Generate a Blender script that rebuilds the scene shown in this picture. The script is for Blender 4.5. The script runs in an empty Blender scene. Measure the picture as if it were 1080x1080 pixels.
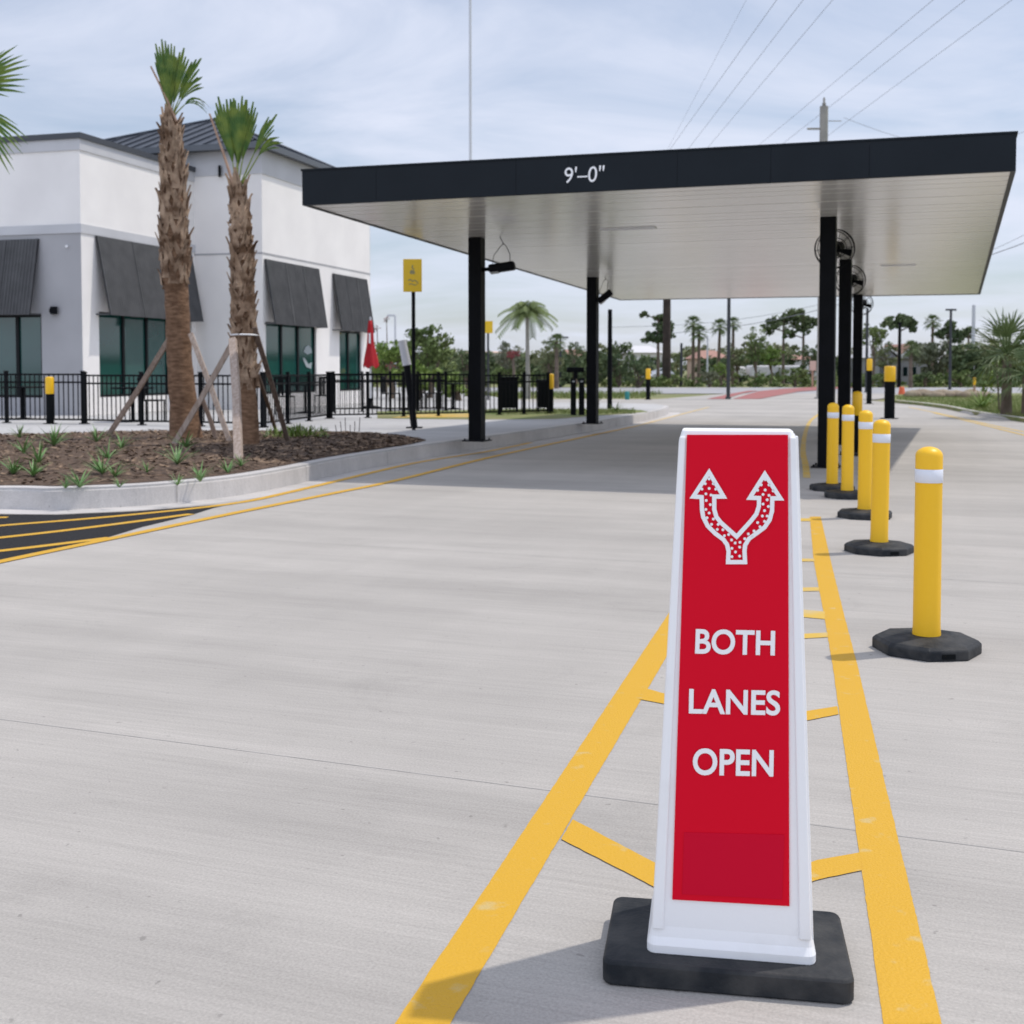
import bpy, math, random
from mathutils import Vector, Matrix, noise
R = math.radians
scene = bpy.context.scene
COL = scene.collection
random.seed(7)
# ------------------------------------------------------------------ camera
H = 1.3; F = 1269.0; TH = R(2.5); HOR = 390.0; CY = HOR + F*math.tan(TH)
cam = bpy.data.cameras.new('camera'); camo = bpy.data.objects.new('camera', cam); COL.objects.link(camo)
camo.location = (0, 0, H); camo.rotation_euler = (R(90)-TH, 0, 0)
cam.sensor_width = 36; cam.lens = F/1080*36; cam.shift_y = -(540-CY)/1080; cam.clip_end = 3000; cam.clip_start = .05
cam.dof.use_dof = True; cam.dof.focus_distance = 3.6; cam.dof.aperture_fstop = 6.2
scene.camera = camo
scene.render.resolution_x = 1024; scene.render.resolution_y = 1024
# ------------------------------------------------------------------ world
SUN_EL = math.atan(1/math.hypot(.49, .17)); SUN_V = Vector((.49, .17, 1)).normalized()
w = bpy.data.worlds.new('World'); scene.world = w; w.use_nodes = True
nt = w.node_tree; nt.nodes.clear(); N = nt.nodes.new; L = nt.links.new
out = N('ShaderNodeOutputWorld'); bg = N('ShaderNodeBackground'); bg.inputs[1].default_value = .1
sky = N('ShaderNodeTexSky'); sky.sky_type = 'NISHITA'; sky.sun_disc = False
sky.sun_elevation = SUN_EL; sky.sun_rotation = math.atan2(SUN_V.x, SUN_V.y)
sky.air_density = 1.1; sky.dust_density = 1.0; sky.ozone_density = 4.0
tc = N('ShaderNodeTexCoord'); sep = N('ShaderNodeSeparateXYZ'); L(tc.outputs['Generated'], sep.inputs[0])
zz = N('ShaderNodeMath'); zz.operation = 'ADD'; zz.inputs[1].default_value = .22; L(sep.outputs['Z'], zz.inputs[0])
zm = N('ShaderNodeMath'); zm.operation = 'MAXIMUM'; zm.inputs[1].default_value = .12; L(zz.outputs[0], zm.inputs[0])
dv = N('ShaderNodeVectorMath'); dv.operation = 'DIVIDE'; cmb = N('ShaderNodeCombineXYZ')
for i in range(3): L(zm.outputs[0], cmb.inputs[i])
L(tc.outputs['Generated'], dv.inputs[0]); L(cmb.outputs[0], dv.inputs[1])
mp = N('ShaderNodeMapping'); mp.inputs['Rotation'].default_value = (0, 0, R(24)); mp.inputs['Scale'].default_value = (.9, 1.6, 1); mp.inputs['Location'].default_value = (3.1, .7, 0)
L(dv.outputs[0], mp.inputs[0])
nz = N('ShaderNodeTexNoise'); nz.inputs['Scale'].default_value = 1.5; nz.inputs['Detail'].default_value = 7; nz.inputs['Roughness'].default_value = .58; nz.inputs['Distortion'].default_value = .5
L(mp.outputs[0], nz.inputs['Vector'])
cr = N('ShaderNodeValToRGB'); cr.color_ramp.elements[0].position = .3; cr.color_ramp.elements[0].color = (.38,)*3+(1,)
cr.color_ramp.elements[1].position = .66; cr.color_ramp.elements[1].color = (.93,)*3+(1,)
L(nz.outputs['Fac'], cr.inputs[0])
mx = N('ShaderNodeMixRGB'); mx.inputs[2].default_value = (7.15, 7.6, 8.95, 1)
L(cr.outputs[0], mx.inputs[0]); L(sky.outputs[0], mx.inputs[1]); 
# sky brightness raised behind the camera: added fill for shaded camera-facing faces
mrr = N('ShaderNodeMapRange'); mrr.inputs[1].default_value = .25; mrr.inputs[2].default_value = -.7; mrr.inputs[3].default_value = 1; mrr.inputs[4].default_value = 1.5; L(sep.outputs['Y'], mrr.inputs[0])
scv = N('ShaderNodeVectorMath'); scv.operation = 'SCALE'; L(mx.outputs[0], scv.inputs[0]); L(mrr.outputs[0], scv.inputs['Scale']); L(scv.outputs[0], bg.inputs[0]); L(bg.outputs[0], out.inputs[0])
# ------------------------------------------------------------------ sun
sl = bpy.data.lights.new('sun', 'SUN'); sl.energy = 2.3; sl.angle = R(1.0); sl.color = (1, .94, .86)
so = bpy.data.objects.new('sun', sl); COL.objects.link(so); so.rotation_euler = SUN_V.to_track_quat('Z', 'Y').to_euler()
so.location = (10, 5, 30)
vs = scene.view_settings; vs.view_transform = 'Standard'; vs.look = 'None'; vs.exposure = .14; vs.gamma = 1
scene.render.engine = 'CYCLES'

# ------------------------------------------------------------------ helpers
CT, ST = math.cos(TH), math.sin(TH)
def ray(u, v):
    dx = (u-540)/F; dy = -(v-CY)/F
    return Vector((dx, CT+dy*ST, -ST+dy*CT))
def G(u, v, z=0.0):
    d = ray(u, v); t = (z-H)/d.z
    return Vector((d.x*t, d.y*t, z))
def A(u, v, D):
    d = ray(u, v); t = D/d.y
    return Vector((d.x*t, D, H+d.z*t))
def onplane(u, v, P, n):
    d = ray(u, v); c = Vector((0, 0, H)); t = (P-c).dot(n)/d.dot(n)
    return c+d*t

class MB:
    def __init__(s): s.v = []; s.f = []; s.sm = []
    def add(s, vs, fs, smooth=False):
        o = len(s.v); s.v += [Vector(p) for p in vs]
        for f in fs: s.f.append([i+o for i in f]); s.sm.append(smooth)
        return s
    def box(s, c, size, rz=0, M=None):
        a, b, h = (x/2 for x in size); m = Matrix.Rotation(rz, 3, 'Z') if M is None else M; c = Vector(c)
        vs = [c+m@Vector((x*a, y*b, z*h)) for z in (-1, 1) for x, y in ((-1, -1), (1, -1), (1, 1), (-1, 1))]
        return s.add(vs, [(3,2,1,0), (4,5,6,7), (0,1,5,4), (1,2,6,5), (2,3,7,6), (3,0,4,7)])
    def hexa(s, b, t): return s.add(list(b)+list(t), [(3,2,1,0), (4,5,6,7), (0,1,5,4), (1,2,6,5), (2,3,7,6), (3,0,4,7)])
    def prism(s, poly, z0, z1, bottom=True):
        n = len(poly); vs = [(p[0], p[1], z0) for p in poly]+[(p[0], p[1], z1) for p in poly]
        fs = [tuple(range(n, 2*n))]+[(i, (i+1) % n, (i+1) % n+n, i+n) for i in range(n)]
        if bottom: fs.append(tuple(reversed(range(n))))
        return s.add(vs, fs)
    def sheet(s, poly, z=None):
        return s.add([(p[0], p[1], p[2] if z is None else z) for p in poly], [tuple(range(len(poly)))])
    def tube(s, pts, rad, n=8, caps=True, smooth=True):
        pts = [Vector(p) for p in pts]
        if not hasattr(rad, '__len__'): rad = [rad]*len(pts)
        rings = []; up = Vector((0, 0, 1))
        for i, p in enumerate(pts):
            d = (pts[min(i+1, len(pts)-1)]-pts[max(i-1, 0)]).normalized()
            ref = up if abs(d.z) < .95 else Vector((1, 0, 0))
            a = d.cross(ref).normalized(); b = d.cross(a).normalized()
            rings.append([p+(a*math.cos(2*math.pi*k/n)+b*math.sin(2*math.pi*k/n))*rad[i] for k in range(n)])
        vs = [q for r in rings for q in r]; fs = []
        for i in range(len(pts)-1):
            for k in range(n): k2 = (k+1) % n; fs.append((i*n+k, i*n+k2, (i+1)*n+k2, (i+1)*n+k))
        s.add(vs, fs, smooth)
        if caps: s.add(rings[0], [tuple(range(n))]); s.add(rings[-1], [tuple(reversed(range(n)))])
        return s
    def lathe(s, prof, n=24, c=(0, 0, 0), smooth=True):
        vs = []; fs = []
        for r, z in prof: vs += [(c[0]+r*math.cos(2*math.pi*k/n), c[1]+r*math.sin(2*math.pi*k/n), c[2]+z) for k in range(n)]
        for i in range(len(prof)-1):
            for k in range(n): k2 = (k+1) % n; fs.append((i*n+k, i*n+k2, (i+1)*n+k2, (i+1)*n+k))
        s.add(vs, fs, smooth)
        return s
    def ell(s, c, r, nu=10, nv=6):
        prof = [(math.cos(-math.pi/2+math.pi*i/nv), math.sin(-math.pi/2+math.pi*i/nv)) for i in range(nv+1)]
        vs = []; fs = []
        for a, z in prof: vs += [(c[0]+r[0]*a*math.cos(2*math.pi*k/nu), c[1]+r[1]*a*math.sin(2*math.pi*k/nu), c[2]+r[2]*z) for k in range(nu)]
        for i in range(nv):
            for k in range(nu): k2 = (k+1) % nu; fs.append((i*nu+k, i*nu+k2, (i+1)*nu+k2, (i+1)*nu+k))
        return s.add(vs, fs, True)
    def ring(s, c, r, tr, ax, n=28, m=5):
        ax = Vector(ax).normalized(); a = ax.orthogonal().normalized(); b = ax.cross(a); c = Vector(c)
        vs = []; fs = []
        for i in range(n):
            t = 2*math.pi*i/n; d = a*math.cos(t)+b*math.sin(t)
            for k in range(m):
                p = 2*math.pi*k/m; vs.append(c+d*(r+tr*math.cos(p))+ax*tr*math.sin(p))
        for i in range(n):
            for k in range(m): i2 = (i+1) % n; k2 = (k+1) % m; fs.append((i*m+k, i2*m+k, i2*m+k2, i*m+k2))
        return s.add(vs, fs, True)

ROOT = {}
def mkobj(name, mb, m, off=Vector((0, 0, 0)), bevel=0, seg=2):
    me = bpy.data.meshes.new(name); me.from_pydata([tuple(p-off) for p in mb.v], [], mb.f)
    me.polygons.foreach_set('use_smooth', mb.sm); me.update(); me.validate()
    if m: me.materials.append(m)
    o = bpy.data.objects.new(name, me); COL.objects.link(o)
    if bevel:
        b = o.modifiers.new('bevel', 'BEVEL'); b.width = bevel; b.segments = seg; b.limit_method = 'ANGLE'; b.angle_limit = R(40)
    return o
def T(name, label, cat, loc=(0, 0, 0), group=None):
    o = bpy.data.objects.new(name, None); COL.objects.link(o); o.location = loc; o.empty_display_size = .1
    o['label'] = label; o['category'] = cat
    if group: o['group'] = group
    ROOT[o.name] = Vector(loc); return o
def part(name, mb, m, par, local=False, label=None, bevel=0, seg=2, stuff=False):
    base = Vector((0, 0, 0)) if local else ROOT[par.name]
    o = mkobj(name, mb, m, base, bevel, seg); o.parent = par; ROOT[o.name] = ROOT[par.name]
    if label: o['label'] = label
    if stuff: o['kind'] = 'stuff'
    return o
def solo(name, mb, m, label, cat, group=None, loc=None, bevel=0):
    if loc is None:
        xs = [p.x for p in mb.v]; ys = [p.y for p in mb.v]; loc = Vector(((min(xs)+max(xs))/2, (min(ys)+max(ys))/2, min(p.z for p in mb.v)))
    o = mkobj(name, mb, m, Vector(loc), bevel); o.location = loc; o['label'] = label; o['category'] = cat
    if group: o['group'] = group
    return o
def struct(name, mb, m, kind='structure', bevel=0):
    o = mkobj(name, mb, m, bevel=bevel); o['kind'] = kind; return o
def dup(o, loc=None, rz=None, label=None, parent=None):
    c = o.copy(); COL.objects.link(c)
    if parent: c.parent = parent
    else:
        c.location = loc
        if rz is not None: c.rotation_euler = (0, 0, rz)
        if label: c['label'] = label
    for ch in list(o.children): dup(ch, parent=c)
    return c

# ------------------------------------------------------------------ materials
def mat(name, c1, c2=None, scale=5, rough=.7, bump=0, bscale=None, stretch=(1, 1, 1), rot=0, metal=0, spec=.5, detail=5, lo=.35, hi=.65, coat=0, trans=0):
    m = bpy.data.materials.new(name); m.use_nodes = True; t = m.node_tree; b = t.nodes['Principled BSDF']
    b.inputs['Roughness'].default_value = rough; b.inputs['Metallic'].default_value = metal; b.inputs['Specular IOR Level'].default_value = spec
    b.inputs['Coat Weight'].default_value = coat
    b.inputs['Base Color'].default_value = (*c1, 1)
    if c2 or bump:
        tc = t.nodes.new('ShaderNodeTexCoord'); mp = t.nodes.new('ShaderNodeMapping'); t.links.new(tc.outputs['Object'], mp.inputs[0])
        mp.inputs['Scale'].default_value = stretch; mp.inputs['Rotation'].default_value = (0, 0, rot)
    if c2:
        n = t.nodes.new('ShaderNodeTexNoise'); n.inputs['Scale'].default_value = scale; n.inputs['Detail'].default_value = detail
        t.links.new(mp.outputs[0], n.inputs['Vector'])
        r = t.nodes.new('ShaderNodeValToRGB'); r.color_ramp.elements[0].position = lo; r.color_ramp.elements[1].position = hi
        r.color_ramp.elements[0].color = (*c1, 1); r.color_ramp.elements[1].color = (*c2, 1)
        t.links.new(n.outputs['Fac'], r.inputs[0]); t.links.new(r.outputs[0], b.inputs['Base Color'])
    if bump:
        n = t.nodes.new('ShaderNodeTexNoise'); n.inputs['Scale'].default_value = bscale or scale*3; n.inputs['Detail'].default_value = 6
        t.links.new(mp.outputs[0], n.inputs['Vector'])
        bp = t.nodes.new('ShaderNodeBump'); bp.inputs['Strength'].default_value = bump; bp.inputs['Distance'].default_value = .02
        t.links.new(n.outputs['Fac'], bp.inputs['Height']); t.links.new(bp.outputs[0], b.inputs['Normal'])
    return m
def concrete(name, base, warm=(1, .985, .96)):
    m = bpy.data.materials.new(name); m.use_nodes = True; t = m.node_tree; b = t.nodes['Principled BSDF']; b.inputs['Roughness'].default_value = .82
    b.inputs['Specular IOR Level'].default_value = .3
    nn = t.nodes.new; lk = t.links.new
    tc = nn('ShaderNodeTexCoord')
    def nz(scale, st, detail=5, rough=.5, dist=0):
        mp = nn('ShaderNodeMapping'); mp.inputs['Rotation'].default_value = (0, 0, R(20)); lk(tc.outputs['Object'], mp.inputs[0])
        m2 = nn('ShaderNodeMapping'); m2.inputs['Scale'].default_value = st; lk(mp.outputs[0], m2.inputs[0])
        n = nn('ShaderNodeTexNoise'); n.inputs['Scale'].default_value = scale; n.inputs['Detail'].default_value = detail; n.inputs['Roughness'].default_value = rough
        n.inputs['Distortion'].default_value = dist; lk(m2.outputs[0], n.inputs['Vector']); return n.outputs['Fac']
    def mr(x, a, c, lo, hi):
        r = nn('ShaderNodeMapRange'); r.inputs[1].default_value = a; r.inputs[2].default_value = c; r.inputs[3].default_value = lo; r.inputs[4].default_value = hi; lk(x, r.inputs[0]); return r.outputs[0]
    def mul(a, c):
        x = nn('ShaderNodeMath'); x.operation = 'MULTIPLY'; lk(a, x.inputs[0]); lk(c, x.inputs[1]); return x.outputs[0]
    f = mr(nz(.35, (.5, 1, 1), 6, .6), .3, .7, .82, 1.1)
    f = mul(f, mr(nz(1.2, (.25, 2.2, 1), 5, .6), .3, .7, .90, 1.06))
    f = mul(f, mr(nz(9, (.12, 5, 1), 4, .6), .3, .7, .94, 1.05))
    f = mul(f, mr(nz(1.1, (1.6, .12, 1), 3, .6), .35, .7, .96, 1.02))
    f = mul(f, mr(nz(26, (1, 1, 1), 2, .5), .70, .76, 1, .72))
    f = mul(f, mr(nz(140, (1, 1, 1), 3, .7), .3, .7, .84, 1.14))
    f = mul(f, mr(nz(90, (.03, 1, 1), 3, .6), .3, .7, .96, 1.035))
    f = mul(f, mr(nz(.9, (1, 1, 1), 9, .8, 1.5), .55, .75, 1, .86))
    f = mul(f, mr(nz(3, (1, 1, 1), 8, .75), .62, .78, 1, .88))
    c = nn('ShaderNodeVectorMath'); c.operation = 'SCALE'; c.inputs[0].default_value = tuple(base*x for x in warm); lk(f, c.inputs['Scale'])
    lk(c.outputs[0], b.inputs['Base Color'])
    bp = nn('ShaderNodeBump'); bp.inputs['Strength'].default_value = .25; bp.inputs['Distance'].default_value = .004
    lk(nz(60, (.3, 3, 1), 4), bp.inputs['Height']); lk(bp.outputs[0], b.inputs['Normal'])
    return m
M_conc = concrete('driveway_concrete', .44, (1, .94, .865))
M_kerb = concrete('kerb_concrete', .56, (1, .955, .92))
M_walk = concrete('walk_concrete', .49, (1, .985, .97))
M_joint = mat('joint', (.2, .195, .19), (.36, .35, .34), 8, .9)
M_asph = mat('asphalt', (.018, .018, .02), (.035, .035, .037), 60, .9, .4, 200, spec=.15)
M_road = mat('road_asphalt', (.30, .30, .31), (.38, .375, .38), .4, .85)
M_yel = mat('yellow_paint', (.62, .345, .014), (.56, .40, .14), 11, .65, .25, 140, lo=.62, hi=.72, detail=10)
M_yelold = mat('yellow_paint_worn', (.62, .40, .06), (.5, .42, .26), 4, .7, .15, 100, lo=.45, hi=.75, detail=8)
M_yelfade = mat('yellow_paint_faded', (.7, .48, .15), (.5, .43, .3), 3, .8, lo=.4, hi=.7)
M_paver = mat('red_paver', (.36, .11, .10), (.3, .13, .12), 2, .85)
M_grass = mat('grass_ground', (.13, .16, .05), (.26, .24, .11), .35, .95, .6, 14, detail=8)
M_grass2 = mat('grass_lawn', (.13, .18, .045), (.25, .23, .10), 1.2, .95, .6, 20, detail=8)
M_blade = mat('grass_blade', (.11, .18, .035), (.24, .25, .09), .8, .8)
M_mulch = mat('mulch', (.05, .03, .019), (.14, .09, .058), 14, .95, 1, 30, detail=8)
M_chip = mat('mulch_chip', (.07, .04, .024), (.30, .21, .14), 6, .95, lo=.4, hi=.62)
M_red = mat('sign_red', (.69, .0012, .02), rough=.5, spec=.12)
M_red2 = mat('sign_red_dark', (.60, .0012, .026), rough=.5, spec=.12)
M_white = mat('white_plastic', (.88, .88, .885), (.74, .73, .71), 5, .45, .03, 60, lo=.58, hi=.85, detail=9)
M_print = mat('white_print', (.88, .88, .89), rough=.5)
M_rubber = mat('black_rubber', (.013, .016, .02), (.05, .05, .05), 11, .6, .12, 90, spec=.22)
M_ytube = mat('yellow_tube', (.88, .50, .006), (.58, .36, .03), 3.5, .42, .05, 30, lo=.6, hi=.85, detail=9)
M_band = mat('reflective_band', (.72, .74, .8), rough=.35)
M_fascia = mat('fascia_navy', (.004, .0075, .012), (.006, .010, .015), 1.5, .45, spec=.2)
M_soffit = mat('soffit_metal', (.90, .885, .85), (.86, .845, .81), .5, .2, metal=.35, spec=.6)
M_black = mat('black_metal', (.002, .0025, .0035), (.0035, .004, .006), 4, .5, spec=.1)
M_blackm = mat('black_matt', (.005, .006, .007), rough=.8, spec=.12)
M_stucco = mat('white_stucco', (.85, .82, .79), (.79, .76, .735), .8, .9, .25, 90)
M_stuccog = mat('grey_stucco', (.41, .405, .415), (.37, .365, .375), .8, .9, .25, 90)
M_trim = mat('pale_grey_trim', (.55, .55, .565), (.5, .5, .515), 1, .85, .2, 80)
M_cap = mat('dark_cap', (.05, .055, .065), rough=.5)
M_roof = mat('roof_metal', (.025, .033, .048), (.036, .045, .062), 1, .42, metal=.3)
M_awn = mat('awning_grey', (.08, .08, .082), (.1, .1, .102), 3, .8, spec=.2)
M_glass = mat('tinted_glass', (.008, .055, .05), (.012, .075, .062), .6, .06, spec=.9)
M_glass2 = mat('tinted_glass_dark', (.006, .02, .022), rough=.08, spec=.8)
M_frame = mat('window_frame', (.004, .005, .006), rough=.5, spec=.2)
M_bark = mat('palm_bark', (.13, .068, .036), (.27, .16, .095), 9, .95, 1, 25, stretch=(1, 1, 3))
M_boot = mat('palm_boot', (.14, .08, .045), (.46, .33, .23), 5, .9, .6, 30, lo=.38, hi=.62)
M_frond = mat('palm_frond', (.045, .12, .01), (.19, .25, .03), 7, .5, lo=.35, hi=.7)
M_frond2 = mat('palm_frond_far', (.06, .11, .03), (.15, .19, .07), 1.5, .55)
M_petiole = mat('petiole', (.22, .27, .06), rough=.5)
M_dry = mat('dry_petiole', (.36, .22, .15), (.46, .31, .22), 6, .7)
M_timber = mat('weathered_timber', (.33, .25, .2), (.48, .39, .33), 5, .9, .5, 30, stretch=(6, 6, 1))
M_timberd = mat('dark_timber', (.10, .065, .05), (.17, .12, .09), 5, .9, .5, 30, stretch=(6, 6, 1))
M_plant = mat('strap_leaf', (.08, .19, .045), (.2, .33, .11), 4, .5)
M_leafA = mat('leaf_mid', (.085, .135, .035), (.19, .235, .075), .5, .75)
M_leafB = mat('leaf_dark', (.055, .09, .035), (.13, .165, .065), .35, .8)
M_leafC = mat('leaf_olive', (.11, .14, .055), (.22, .225, .11), .4, .8)
M_leafD = mat('leaf_bright', (.11, .19, .03), (.23, .30, .07), .6, .75)
M_leafE = mat('leaf_grey', (.13, .15, .09), (.23, .23, .15), .4, .85)
M_pinkl = mat('flower_pink', (.3, .05, .06), (.2, .07, .06), .8, .8)
M_trunk = mat('bark', (.10, .075, .055), (.17, .13, .10), 3, .95)
M_trunkd = mat('bark_dark', (.03, .022, .018), (.055, .04, .03), 2, .95, .5, 8)
M_redcl = mat('red_canvas', (.42, .004, .012), (.34, .004, .010), 3, .8, .3, 12)
M_sign = mat('yellow_sign', (.78, .5, .01), rough=.45)
M_greymark = mat('grey_mark', (.30, .27, .12), rough=.6)
M_pole = mat('grey_pole', (.05, .053, .058), rough=.6, spec=.2)
M_polec = mat('concrete_pole', (.34, .32, .29), (.26, .25, .23), 2, .9)
M_galv = mat('pale_pole', (.55, .56, .58), rough=.4)
M_wire = mat('wire', (.22, .23, .26), rough=.6)
M_wallw = mat('house_white', (.7, .68, .66), rough=.9)
M_wallg = mat('house_grey', (.33, .33, .34), rough=.9)
M_wallp = mat('house_peach', (.62, .45, .36), rough=.9)
M_tile = mat('terracotta_roof', (.40, .22, .17), (.34, .19, .15), 1, .9)
M_roofw = mat('pale_roof', (.62, .61, .62), rough=.8)
M_car = mat('silver_paint', (.55, .57, .6), rough=.3, metal=.5, coat=.5)
M_tyre = mat('tyre', (.015, .015, .015), rough=.9)
M_orange = mat('orange_plastic', (.65, .12, .04), rough=.6)
M_teal = mat('teal_plastic', (.02, .2, .19), rough=.6)
M_rock = mat('rock', (.22, .17, .12), (.34, .28, .2), 3, .95, .6, 8)
M_decal = mat('decal_grey', (.30, .34, .35), rough=.5)
M_lens = mat('lamp_lens', (.75, .75, .78), rough=.3)

# ------------------------------------------------------------------ ground and paving
SW = .2
g = MB(); g.sheet([(-1500, -40), (1500, -40), (1500, 2200), (-1500, 2200)], -.05); struct('ground', g, M_grass)
VERGE = [G(944, 425), G(970, 427.5), G(996, 431), G(1029, 438), G(1080, 445.5), G(1160, 458), G(1300, 486), G(1700, 560)]
g = MB(); g.sheet([(-60, -8), (40, -8), (60, 8)]+[(p.x, p.y) for p in reversed(VERGE)]+[(G(905, 421).x, G(905, 421).y), (-70, G(0, 421).y)], 0)
struct('driveway', g, M_conc)
g = MB(); g.sheet([(-160, 67, 0), (190, 67, 0), (190, 90, 0), (-160, 90, 0)], -.02); struct('road', g, M_road)
g = MB(); pl = [G(690, 421), G(925, 421), G(960, 414.6), G(770, 414.6)]; g.sheet([(p.x, p.y) for p in pl], -.012); struct('driveway_apron', g, M_conc)
g = MB()
for q in ([(745, 421), (772, 415), (790, 412), (800, 412), (783, 415), (764, 421)], [(772, 421), (800, 412.6), (826, 410), (862, 408), (905, 408.6), (870, 411), (842, 413), (800, 421)]):
    g.sheet([tuple(G(u, v, 0).xy) for u, v in q], .006)
struct('paver_crossing', g, M_paver)
# right verge
g = MB(); back = [(60, 22), (70, 60), tuple(G(955, 416.5).xy), tuple(G(935, 421).xy)]
vp = [tuple(p.xy) for p in VERGE]; g.prism([(p[0], p[1]) for p in vp]+back, -.04, .10, False); struct('verge', g, M_grass2)
def offset(path, d):
    res = []
    for i, p in enumerate(path):
        t = (Vector(path[min(i+1, len(path)-1)][:2])-Vector(path[max(i-1, 0)][:2])).normalized(); n = Vector((-t.y, t.x))
        res.append(Vector((p[0], p[1]))+n*d)
    return res
def smooth_path(path, k=6):
    P = [Vector(p[:2]) for p in path]; res = []
    for i in range(len(P)-1):
        p0, p1, p2, p3 = P[max(i-1, 0)], P[i], P[i+1], P[min(i+2, len(P)-1)]
        for j in range(k):
            t = j/k; res.append(.5*((2*p1)+(p2-p0)*t+(2*p0-5*p1+4*p2-p3)*t*t+(3*p1-p0-3*p2+p3)*t**3))
    res.append(P[-1]); return res
def kerb(name, path, d, h, width=.16):
    path = smooth_path(path); outp = path; prof = [(0, -.03), (.012, h-.03), (.035, h+.003), (width, h+.006), (width, h-.08)]
    offs = [offset(path, x*d) for x, z in prof]; g = MB(); n = len(path); vs = []; fs = []
    for i in range(n):
        for k, (x, z) in enumerate(prof): vs.append((*offs[k][i], z))
    m = len(prof)
    for i in range(n-1):
        for k in range(m-1):
            q = (i*m+k, (i+1)*m+k, (i+1)*m+k+1, i*m+k+1); fs.append(q if d < 0 else q[::-1])
    g.add(vs, fs, False); struct(name, g, M_kerb)
    # open contraction joints across the kerb: narrow dark saw cuts
    return path
kerb('verge_kerb', VERGE, 1, .10, .15)
KB = [(-420, 545), (-150, 540), (0, 537), (54, 538), (117, 535.5), (175, 531.5), (249, 523), (307, 512), (358, 500), (435, 485.5), (513, 473), (600, 459), (669, 446.5), (700, 439), (706, 435)]
KP = [G(u, v) for u, v in KB]
kpath = kerb('kerb', KP, 1, SW)
isl = [tuple(p) for p in offset(kpath, .02)]+[tuple(G(690, 432.5).xy), tuple(G(640, 431).xy), tuple(G(560, 430.5).xy), (-3, 63), (-60, 63), (-60, 12)]
g = MB(); g.prism(isl, -.04, SW, False); struct('pavement', g, M_walk)
# gutter pan: slightly paler strip of concrete along the kerb
g = MB(); a = offset(kpath, -.32); b = offset(kpath, .005)
for i in range(len(kpath)-1): g.add([(*a[i], .001), (*a[i+1], .001), (*b[i+1], .001), (*b[i], .001)], [(0, 1, 2, 3)])
struct('gutter', g, M_kerb)
# asphalt wedge
g = MB(); g.sheet([tuple(G(u, v).xy) for u, v in [(-420, 556), (-150, 549), (0, 542.5), (60, 543), (140, 539.5), (200, 535), (250, 530.5), (225, 536), (200, 544), (150, 556), (100, 571), (50, 582), (0, 593), (-420, 690)]], .0025)
struct('asphalt_patch', g, M_asph)
def line(pts, wd, z, m, name='lane_marking', jit=0):
    P = smooth_path([G(u, v) for u, v in pts], 5); g = MB(); a = offset(P, wd/2); b = offset(P, -wd/2)
    for i in range(len(P)-1): g.add([(*b[i], z), (*b[i+1], z), (*a[i+1], z), (*a[i], z)], [(0, 1, 2, 3)])
    return struct(name, g, m)
def quad(px, z, m, name='lane_marking'):
    P = [G(u, v) for u, v in px]; Q = []
    for i, a in enumerate(P):
        b = P[(i+1) % len(P)]; d = b-a; n = max(1, min(160, int(d.length/.02))); q = Vector((-d.y, d.x, 0)).normalized()
        for k in range(n):
            p = a+d*k/n; Q.append(p+q*(.0012*noise.noise(p*9)+.0018*noise.noise(p*60) if k else 0))
    g = MB(); g.sheet([tuple(p.xy) for p in Q], z); return struct(name, g, m)
line([(-200, 637), (0, 593), (120, 568), (250, 541), (357, 519.5), (420, 506.5), (513, 483.5), (600, 464.5), (669, 450)], .10, .006, M_yel)
line([(669, 450), (715, 438), (748, 429.5)], .09, .006, M_yelfade)
line([(-200, 571), (0, 554.8), (120, 545), (241, 532), (311, 518), (435, 489), (513, 476.5), (560, 467)], .10, .0045, M_yel)
line([(-200, 588), (0, 567.5), (100, 556), (202, 542.5)], .10, .0045, M_yel)
line([(-200, 603), (0, 581.5), (60, 574.5), (116, 567.5)], .10, .0045, M_yel)
line([(-200, 552), (-60, 547.5), (8, 546)], .10, .0045, M_yel)
line([(959, 429.5), (1000, 438), (1042, 447.5), (1080, 455.5), (1200, 478)], .085, .002, M_yelold)
line([(985, 435.5), (1042, 449.5), (1080, 459), (1200, 488)], .085, .0035, M_yelold)
line([(869, 434), (862, 438), (854, 445), (849, 458), (847, 475.6), (849.6, 490), (851, 504)], .085, .002, M_yelold)
# median: two converging strips and hatches
quad([(416.7, 1080), (475, 1080), (704.7, 690), (760, 596), (790, 546), (780, 546), (745, 591), (704.7, 648)][::1], .0015, M_yel)
quad([(340, 1200), (408, 1200), (475, 1080), (416.7, 1080)], .0015, M_yel)
quad([(931.7, 1080), (993, 1080), (903.9, 700), (890, 647.6), (876, 591), (865.6, 545), (854, 545), (858, 591), (868.8, 647.6), (877.8, 700)], .0015, M_yel)
quad([(951, 1200), (1024, 1200), (993, 1080), (931.7, 1080)], .0015, M_yel)
for q in ([(604, 865), (592, 886), (691, 937), (760, 972), (775, 955), (691, 911)], [(862, 908), (906.7, 900), (909, 919), (862, 929), (775, 955), (790, 933)],
          [(679.5, 726), (674, 738), (700.5, 743), (760, 754), (760, 742), (700.5, 732)], [(854.4, 750), (883, 745.5), (884.5, 754), (854.4, 760), (800, 768), (800, 758)]):
    quad(q, .003, M_yel)
for y, x0, x1, t, s in ((548.4, 838, 855, 3, 0), (591, 838, 859, 3, 0), (622, 838, 864, 4, -.5), (648, 838, 870, 8, 3), (671, 838, 873, 5, -2)):
    quad([(x0, y+t/2-s/2), (x1, y+t/2+s/2), (x1, y-t/2+s/2), (x0, y-t/2-s/2)], .003, M_yelold)
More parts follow.
